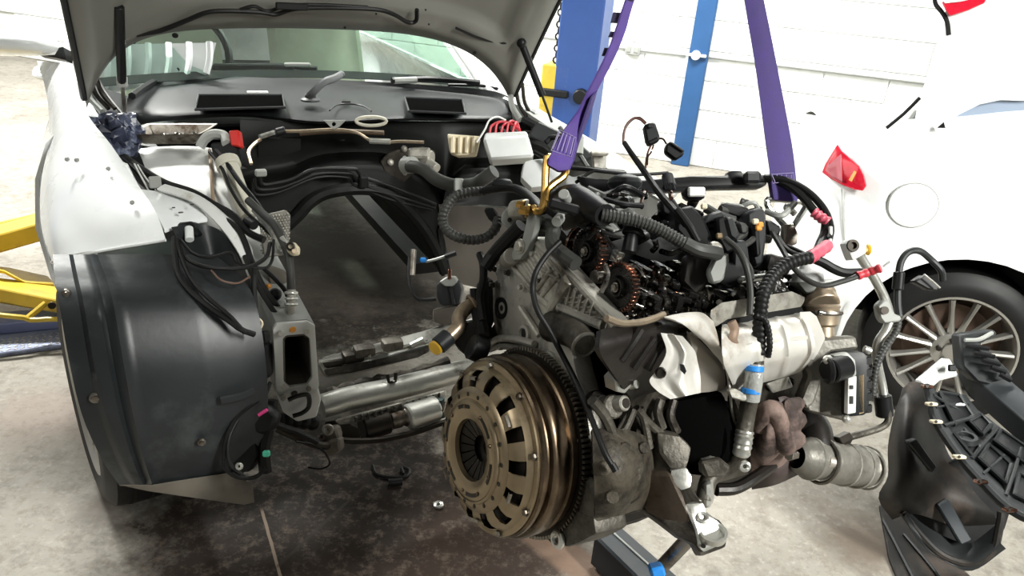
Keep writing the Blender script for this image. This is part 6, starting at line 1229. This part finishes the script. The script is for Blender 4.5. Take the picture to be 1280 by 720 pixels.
EO('water_pipe', B().tube([at(*q) for q in ((612, 372, 1.32), (598, 378, 1.31), (584, 384, 1.30), (574, 396, 1.29), (573, 408, 1.28), (562, 420, 1.27), (549, 432, 1.26))], 0.0125, 14), egr)
EO('pipe_bead', B().ring(at(590, 381, 1.305), at(598, 378, 1.31) - at(584, 384, 1.30), 0.015, 0.004, 18, 6), egr); EO('pipe_bead', B().cyl(at(562, 420, 1.268), at(547, 433, 1.258), 0.0155, n=16), blk2)
EO('yellow_cap', B().cyl(at(549, 431, 1.262), at(543, 436, 1.252), 0.0125, n=18), yellowp)
EO('starter_nose', B().cyl(at(606, 440, 1.25), at(588, 432, 1.24), 0.022), blk); EO('grimy_lump', B().prism([at(x, y, 1.28) for x, y in ((570, 404), (606, 398), (612, 420), (600, 440), (580, 446), (566, 430))], fw * 0.05, 0.012, 2), MATS['dark_cast'])
EO('dark_gap', B().prism([at(x, y, 1.3) for x, y in ((596, 350), (616, 345), (618, 400), (606, 430), (592, 412))], fw * 0.04, 0.008), blk)

# ================================================================ slings, hook, shackle
HK = at(880, -300, 1.25)
hk = thing('crane_hook', HK, 'steel crane hook holding both purple slings above the engine', 'hook')
obj('hook', B().tube([HK + V(q) for q in ((0, 0, 0.16), (0, 0, 0.08), (0.05, 0, 0.03), (0.055, 0, -0.02), (0.02, 0, -0.055), (-0.03, 0, -0.05), (-0.055, 0, -0.01))], 0.014, 10), steel, hk)
obj('chain', B().tube([HK + V((0, 0, 0.15)), HK + V((0, 0, 2.3))], 0.008, 6, sm=1), darkst, hk)
def strip(nm, L, m, p, th=0.003): return obj(nm, B().grid(dense([[at(a, b_, d), at((a + c_) / 2, (b_ + e_) / 2, (d + g) / 2 - 0.001), at(c_, e_, g)] for a, b_, d, c_, e_, g in L], 4, 3), th), m, p, 50)
s_ = thing('lifting_sling', at(698, 196, 1.2), 'twisted purple webbing sling with dark marks, sewn round the golden hook', 'sling', 'purple lifting slings')
strip('webbing', [(878, -297, 1.25, 884, -297, 1.26), (820, -110, 1.24, 828, -108, 1.27), (781, 0, 1.22, 791, 0, 1.25), (769, 36, 1.22, 780, 38, 1.25), (757, 68, 1.21, 766, 72, 1.245), (735, 112, 1.205, 745, 112, 1.24), (722, 138, 1.20, 736, 132, 1.23), (706, 160, 1.195, 726, 162, 1.21), (694, 182, 1.19, 719, 188, 1.20), (683, 203, 1.185, 712, 212, 1.195)], purple, s_)
strip('webbing_edge', [(745, 112, 1.24, 738, 122, 1.20), (738, 136, 1.225, 728, 150, 1.2), (729, 160, 1.22, 722, 170, 1.2), (722, 178, 1.215, 716, 196, 1.2), (716, 200, 1.21, 710, 211, 1.2)], purpled, s_)
for (x, y, wd, h) in ((770, 21, 11, 12), (766, 42, 9, 6), (758, 64, 9, 9), (787, -2, 10, 5)): obj('dark_band', B().prism([at(x - wd / 2 + 2, y - h / 2, 1.219 - 0.004), at(x + wd / 2 + 2, y - h / 2 + 1, 1.24 - 0.002), at(x + wd / 2 - 1, y + h / 2 + 1, 1.24 - 0.002), at(x - wd / 2 - 1, y + h / 2, 1.219 - 0.004)], fw * 0.006), dmark, s_)
b = B()
for k in range(5): b.tube([at(691 + k * 5.4, 186 + k * 1.6, 1.184), at(700 + k * 4.4, 164 + k * 1.8, 1.188)], 0.0006, 4, sm=1)
b.tube([at(*q) for q in ((689, 188, 1.184), (699, 162, 1.188), (720, 172, 1.196), (714, 196, 1.192))], 0.0007, 4, True, 1)
o = obj('stitching', b, stitch, s_); o['kind'] = 'stuff'
o = obj('eye_fold', B().prism([at(x, y, d) for x, y, d in ((683, 200, 1.18), (688, 192, 1.182), (716, 202, 1.19), (711, 213, 1.185), (698, 214, 1.18), (685, 206, 1.175))], fw * 0.02, 0.005, 2), purple, s_)
g = tag(obj('golden_hook', B().tube([at(*q) for q in ((684, 196, 1.19), (682, 215, 1.185), (681, 240, 1.18), (679, 256, 1.17), (675, 264, 1.165), (669, 264, 1.165), (666, 259, 1.17))], 0.0062, 10).tube([at(*q) for q in ((706, 200, 1.20), (707, 212, 1.195), (704, 221, 1.19), (692, 230, 1.185), (684, 238, 1.18), (681, 252, 1.172))], 0.0062, 10).tube([at(684, 196, 1.19), at(706, 200, 1.20)], 0.0062, 10, sm=1), gold), 'golden lifting hook joining the twisted sling to the engine', 'hook')
s_ = thing('lifting_sling', at(981, 250, 1.4), 'wide flat purple sling ending in the silver shackle at the far end of the engine', 'sling', 'purple lifting slings')
strip('webbing', [(877, -297, 1.25, 884, -297, 1.25), (912, -110, 1.32, 930, -110, 1.32), (930, 0, 1.36, 954, 0, 1.36), (945, 90, 1.39, 972, 90, 1.39), (957, 180, 1.40, 989, 180, 1.40), (963, 222, 1.40, 994, 220, 1.40), (966, 249, 1.40, 997, 252, 1.40)], purpled, s_)
obj('eye_fold', B().prism([at(x, y, 1.39) for x, y in ((962, 217), (994, 214), (998, 252), (967, 250))], fw * 0.02, 0.004, 2), purpled, s_)
b = B()
b.tube([at(x, y, 1.385) for x, y in ((964, 218), (992, 216), (993, 226), (966, 229))], 0.0005, 4, True, 1)
for k in range(5): b.tube([at(965 + k * 6, 218.5, 1.385), at(969 + k * 5, 228, 1.385)], 0.0005, 4, sm=1)
o = obj('stitching', b, stitch, s_); o['kind'] = 'stuff'
sk = thing('shackle', at(985, 300, 1.39), 'silver steel shackle in the wide purple sling behind the engine', 'shackle')
obj('bow', B().tube([at(*q) for q in ((1000, 252, 1.4), (964, 249, 1.4), (959, 252, 1.4), (961, 260, 1.4), (972, 272, 1.4), (983, 284, 1.39), (990, 284, 1.39), (1000, 270, 1.4), (1007, 258, 1.4), (1004, 253, 1.4))], 0.0058, 10, True, 3), chrome, sk)
obj('stem', B().prism([at(x, y, 1.38) for x, y in ((980, 280), (993, 280), (998, 292), (997, 305), (982, 310), (979, 298))], fw * 0.02, 0.004, 2), steel, sk)
obj('pin', B().cyl(at(984, 258, 1.42), at(994, 268, 1.42), 0.006).ball(at(985, 259, 1.42), 0.009), alub, sk)

# ================================================================ front panel and liner lying by the white car
fpn = thing('front_panel', at(1200, 560, 1.9), 'black plastic radiator support panel with copper clips leaning by the white car', 'panel')
NPx = [(1158, 482, 2.02), (1163, 506, 1.98), (1170, 528, 1.94), (1198, 570, 1.86), (1226, 602, 1.80), (1262, 637, 1.74), (1310, 660, 1.68)]
NPy = [(1208, 494, 2.12), (1212, 500, 2.10), (1222, 512, 2.08), (1240, 526, 2.03), (1258, 540, 1.99), (1280, 554, 1.96), (1320, 578, 1.90)]
rows = [[at(*p).lerp(at(*q), t) + up * (-0.010 * (1 if 0.2 < t < 0.85 else 0)) for t in (0, 0.08, 0.16, 0.22, 0.4, 0.6, 0.8, 0.86, 0.93, 1.0)] for p, q in zip(NPx, NPy)]
obj('panel_sheet', B().grid(rows, 0.006), blk2, fpn, 30)
obj('panel_edge', B().tube([at(*p) for p in NPx], 0.010, 8, sm=3), blk2, fpn)
for q in ((1159, 483, 2.005), (1164, 505, 1.965), (1170, 527, 1.93), (1199, 571, 1.845), (1226, 602, 1.785), (1262, 637, 1.725)):
    o = obj('spring_clip', B().box(at(*q), (0.026, 0.02, 0.008), CAMAX, 0.002), cream if q[0] in (1164, 1170, 1199) else copper, fpn); obj('clip_hole', B().lathe(at(q[0], q[1], q[2] - 0.011), -fw, [(0, 0.004), (0.001, 0.004), (0.001, 0)], 8), darkst, o)
def pan(s, t, h=0.0):
    n_ = len(NPx) - 1; x = min(s * n_, n_ - 1e-6); i = int(x); f = x - i
    return at(*NPx[i]).lerp(at(*NPx[i + 1]), f).lerp(at(*NPy[i]).lerp(at(*NPy[i + 1]), f), t) + up * h - fw * h * 0.5
for (s0, t0, s1, t1) in ((0.05, 0.3, 0.38, 0.75), (0.42, 0.18, 0.56, 0.40), (0.40, 0.62, 0.52, 0.9), (0.6, 0.25, 0.78, 0.55), (0.62, 0.7, 0.86, 0.95), (0.84, 0.2, 0.97, 0.5)):
    o = obj('recess', B().prism([pan(s0, t0, -0.004), pan(s1, t0, -0.004), pan(s1, t1, -0.004), pan(s0, t1, -0.004)], up * 0.006, 0.003), blk, fpn)
    obj('recess_rim', B().tube([pan(s0, t0, 0.002), pan(s1, t0, 0.002), pan(s1, t1, 0.002), pan(s0, t1, 0.002)], 0.006, 6, True, 1), blk2, o)
for (s0, t0, s1, t1, r) in ((0.08, 0.12, 0.3, 0.62, 0.008), (0.56, 0.15, 0.58, 0.95, 0.009), (0.8, 0.12, 0.82, 0.9, 0.008), (0.36, 0.1, 0.4, 0.95, 0.010), (0.66, 0.12, 0.72, 0.62, 0.006), (0.2, 0.1, 0.22, 0.9, 0.006)): obj('rib', B().tube([pan(s0, t0), pan((s0 + s1) / 2, (t0 + t1) / 2, 0.004), pan(s1, t1)], r * 0.55, 7), blk2, fpn)
obj('boss', B().lathe(pan(0.47, 0.3, 0.0), up - fw * 0.4, [(0, 0.03), (0.012, 0.026), (0.012, 0.018), (0.004, 0.016), (0.004, 0)], 18), blk2, fpn)
obj('white_chip', B().box(pan(0.22, 0.62, 0.004), (0.03, 0.02, 0.006), CAMAX, 0.002), trunkw, fpn)
obj('cross_beam', B().prism([at(x, y, d) for x, y, d in ((1202, 446, 2.22), (1222, 440, 2.25), (1300, 506, 2.02), (1330, 530, 1.95), (1325, 560, 1.93), (1285, 530, 2.0), (1215, 470, 2.19))], up * -0.06 + fw * 0.02, 0.006, 2), slate, fpn)
o = obj('beam_end', B().prism([at(x, y, d) for x, y, d in ((1200, 418, 2.2), (1244, 412, 2.22), (1248, 419, 2.22), (1226, 430, 2.2), (1238, 440, 2.2), (1262, 462, 2.14), (1268, 476, 2.12), (1256, 486, 2.12), (1222, 478, 2.15), (1203, 458, 2.18))], fw * 0.05, 0.006), blk2, fpn)
for k in range(5): obj('rib', B().tube([at(1206 + k * 11, 432 + k * 9, 2.16 - k * 0.012), at(1236 + k * 7, 436 + k * 10, 2.15 - k * 0.012)], 0.007, 6, sm=1), blk, o)
obj('rib', B().tube([at(1206, 425, 2.18), at(1224, 424, 2.18), at(1240, 416, 2.2)], 0.006, 6), greymet, o)
obj('pale_bracket', B().prism([at(x, y, 2.2) for x, y in ((1150, 478), (1162, 468), (1174, 458), (1187, 447), (1195, 460), (1200, 470), (1176, 476), (1160, 490))], fw * 0.04, 0.006), trunkw, fpn)
o = obj('dark_stud', B().box(at(1190, 460, 2.17), (0.022, 0.01, 0.02), CAMAX, 0.003), blk, fpn)
bl = thing('bumper_liner', at(1180, 690, 2.0), 'dusty black curved plastic liner lying on the floor below the copper-clipped panel', 'liner')
G = [[(1128, 485, 2.16), (1140, 478, 2.2), (1160, 484, 2.2), (1170, 500, 2.2)], [(1118, 525, 2.12), (1136, 520, 2.08), (1160, 540, 2.14), (1180, 560, 2.16)], [(1112, 560, 2.1), (1132, 556, 2.03), (1166, 580, 2.1), (1200, 590, 2.12)],
     [(1112, 596, 2.08), (1134, 592, 2.0), (1172, 606, 2.08), (1220, 620, 2.08)], [(1100, 622, 2.1), (1130, 626, 2.02), (1180, 632, 2.08), (1240, 640, 2.04)], [(1116, 648, 2.12), (1142, 640, 2.06), (1190, 655, 2.10), (1250, 655, 2.02)]]
obj('liner_sheet', B().grid(dense([pts(r) for r in G], 4, 5), 0.005), mat('dusty_black', (0.016, 0.015, 0.014), 0.5, var=0.3, spec=0.3, dirt=(0.06, 0.045, 0.036), damt=0.4, dscale=6), bl, 60)
obj('scoop', B().grid(dense([pts(r) for r in ([(1134, 640, 2.08), (1150, 655, 2.08), (1180, 672, 2.06), (1215, 680, 2.03), (1250, 655, 2.0)], [(1130, 642, 2.05), (1150, 668, 2.04), (1180, 690, 2.03), (1212, 700, 2.0), (1250, 676, 1.97)], [(1128, 646, 2.04), (1148, 676, 2.04), (1178, 700, 2.02), (1214, 712, 2.0), (1256, 684, 1.97)])], 3, 5), 0.006), blk2, bl, 60)
obj('scoop_lip', B().tube(pts([(1128, 640, 2.06), (1150, 668, 2.04), (1178, 694, 2.02), (1212, 704, 2.0), (1240, 690, 1.98), (1250, 655, 1.97), (1252, 640, 1.97)]), 0.010, 8), MATS['dusty_black'], bl)
obj('dark_flute', B().prism(pts([(1172, 632, 2.05), (1186, 624, 2.06), (1216, 676, 2.02), (1202, 682, 2.01)]), fw * 0.02, 0.004), slate, bl)
obj('liner_gap_shade', B().prism(pts([(1134, 640), (1160, 590), (1200, 572), (1262, 640), (1256, 660), (1240, 690), (1212, 702), (1178, 690), (1150, 664)], 2.12), fw * 0.01), blk, bl)  # black sheet added for the shade between liner and panel
obj('inner_shelf', B().prism(pts([(1134, 552, 2.0), (1146, 548, 2.01), (1172, 584, 2.02), (1166, 592, 2.01)]), fw * 0.02, 0.004), blk2, bl)
ut = thing('undertray', fz(1140, 690), 'flat black undertray strip on the floor in front of the curved liner', 'undertray')
obj('sheet', B().prism([fz(*q) for q in ((1098, 634), (1120, 640), (1230, 740), (1260, 800), (1150, 800), (1110, 700))], (0, 0, 0.012), 0.003), MATS['dusty_black'], ut)
obj('bead', B().tube([fz(*q, 0.016) for q in ((1104, 650), (1130, 700), (1150, 740), (1170, 790))], 0.006, 6).tube([fz(*q, 0.016) for q in ((1130, 668), (1170, 716), (1200, 760))], 0.005, 6), blk2, ut)
# ================================================================ crane leg under the engine
cr = thing('engine_crane', fz(790, 700), 'dark slate steel crane leg on the floor below the engine', 'crane')
obj('leg', B().prism([fz(x, y, 0.11) for x, y in ((742, 668), (773, 654), (860, 730), (1000, 860), (950, 880), (820, 745))], (0, 0, -0.10), 0.006), slate, cr)
obj('leg_top_edge', B().tube([fz(x, y, 0.112) for x, y in ((760, 660), (840, 732), (960, 846))], 0.003, 6, sm=1), greymet, cr)
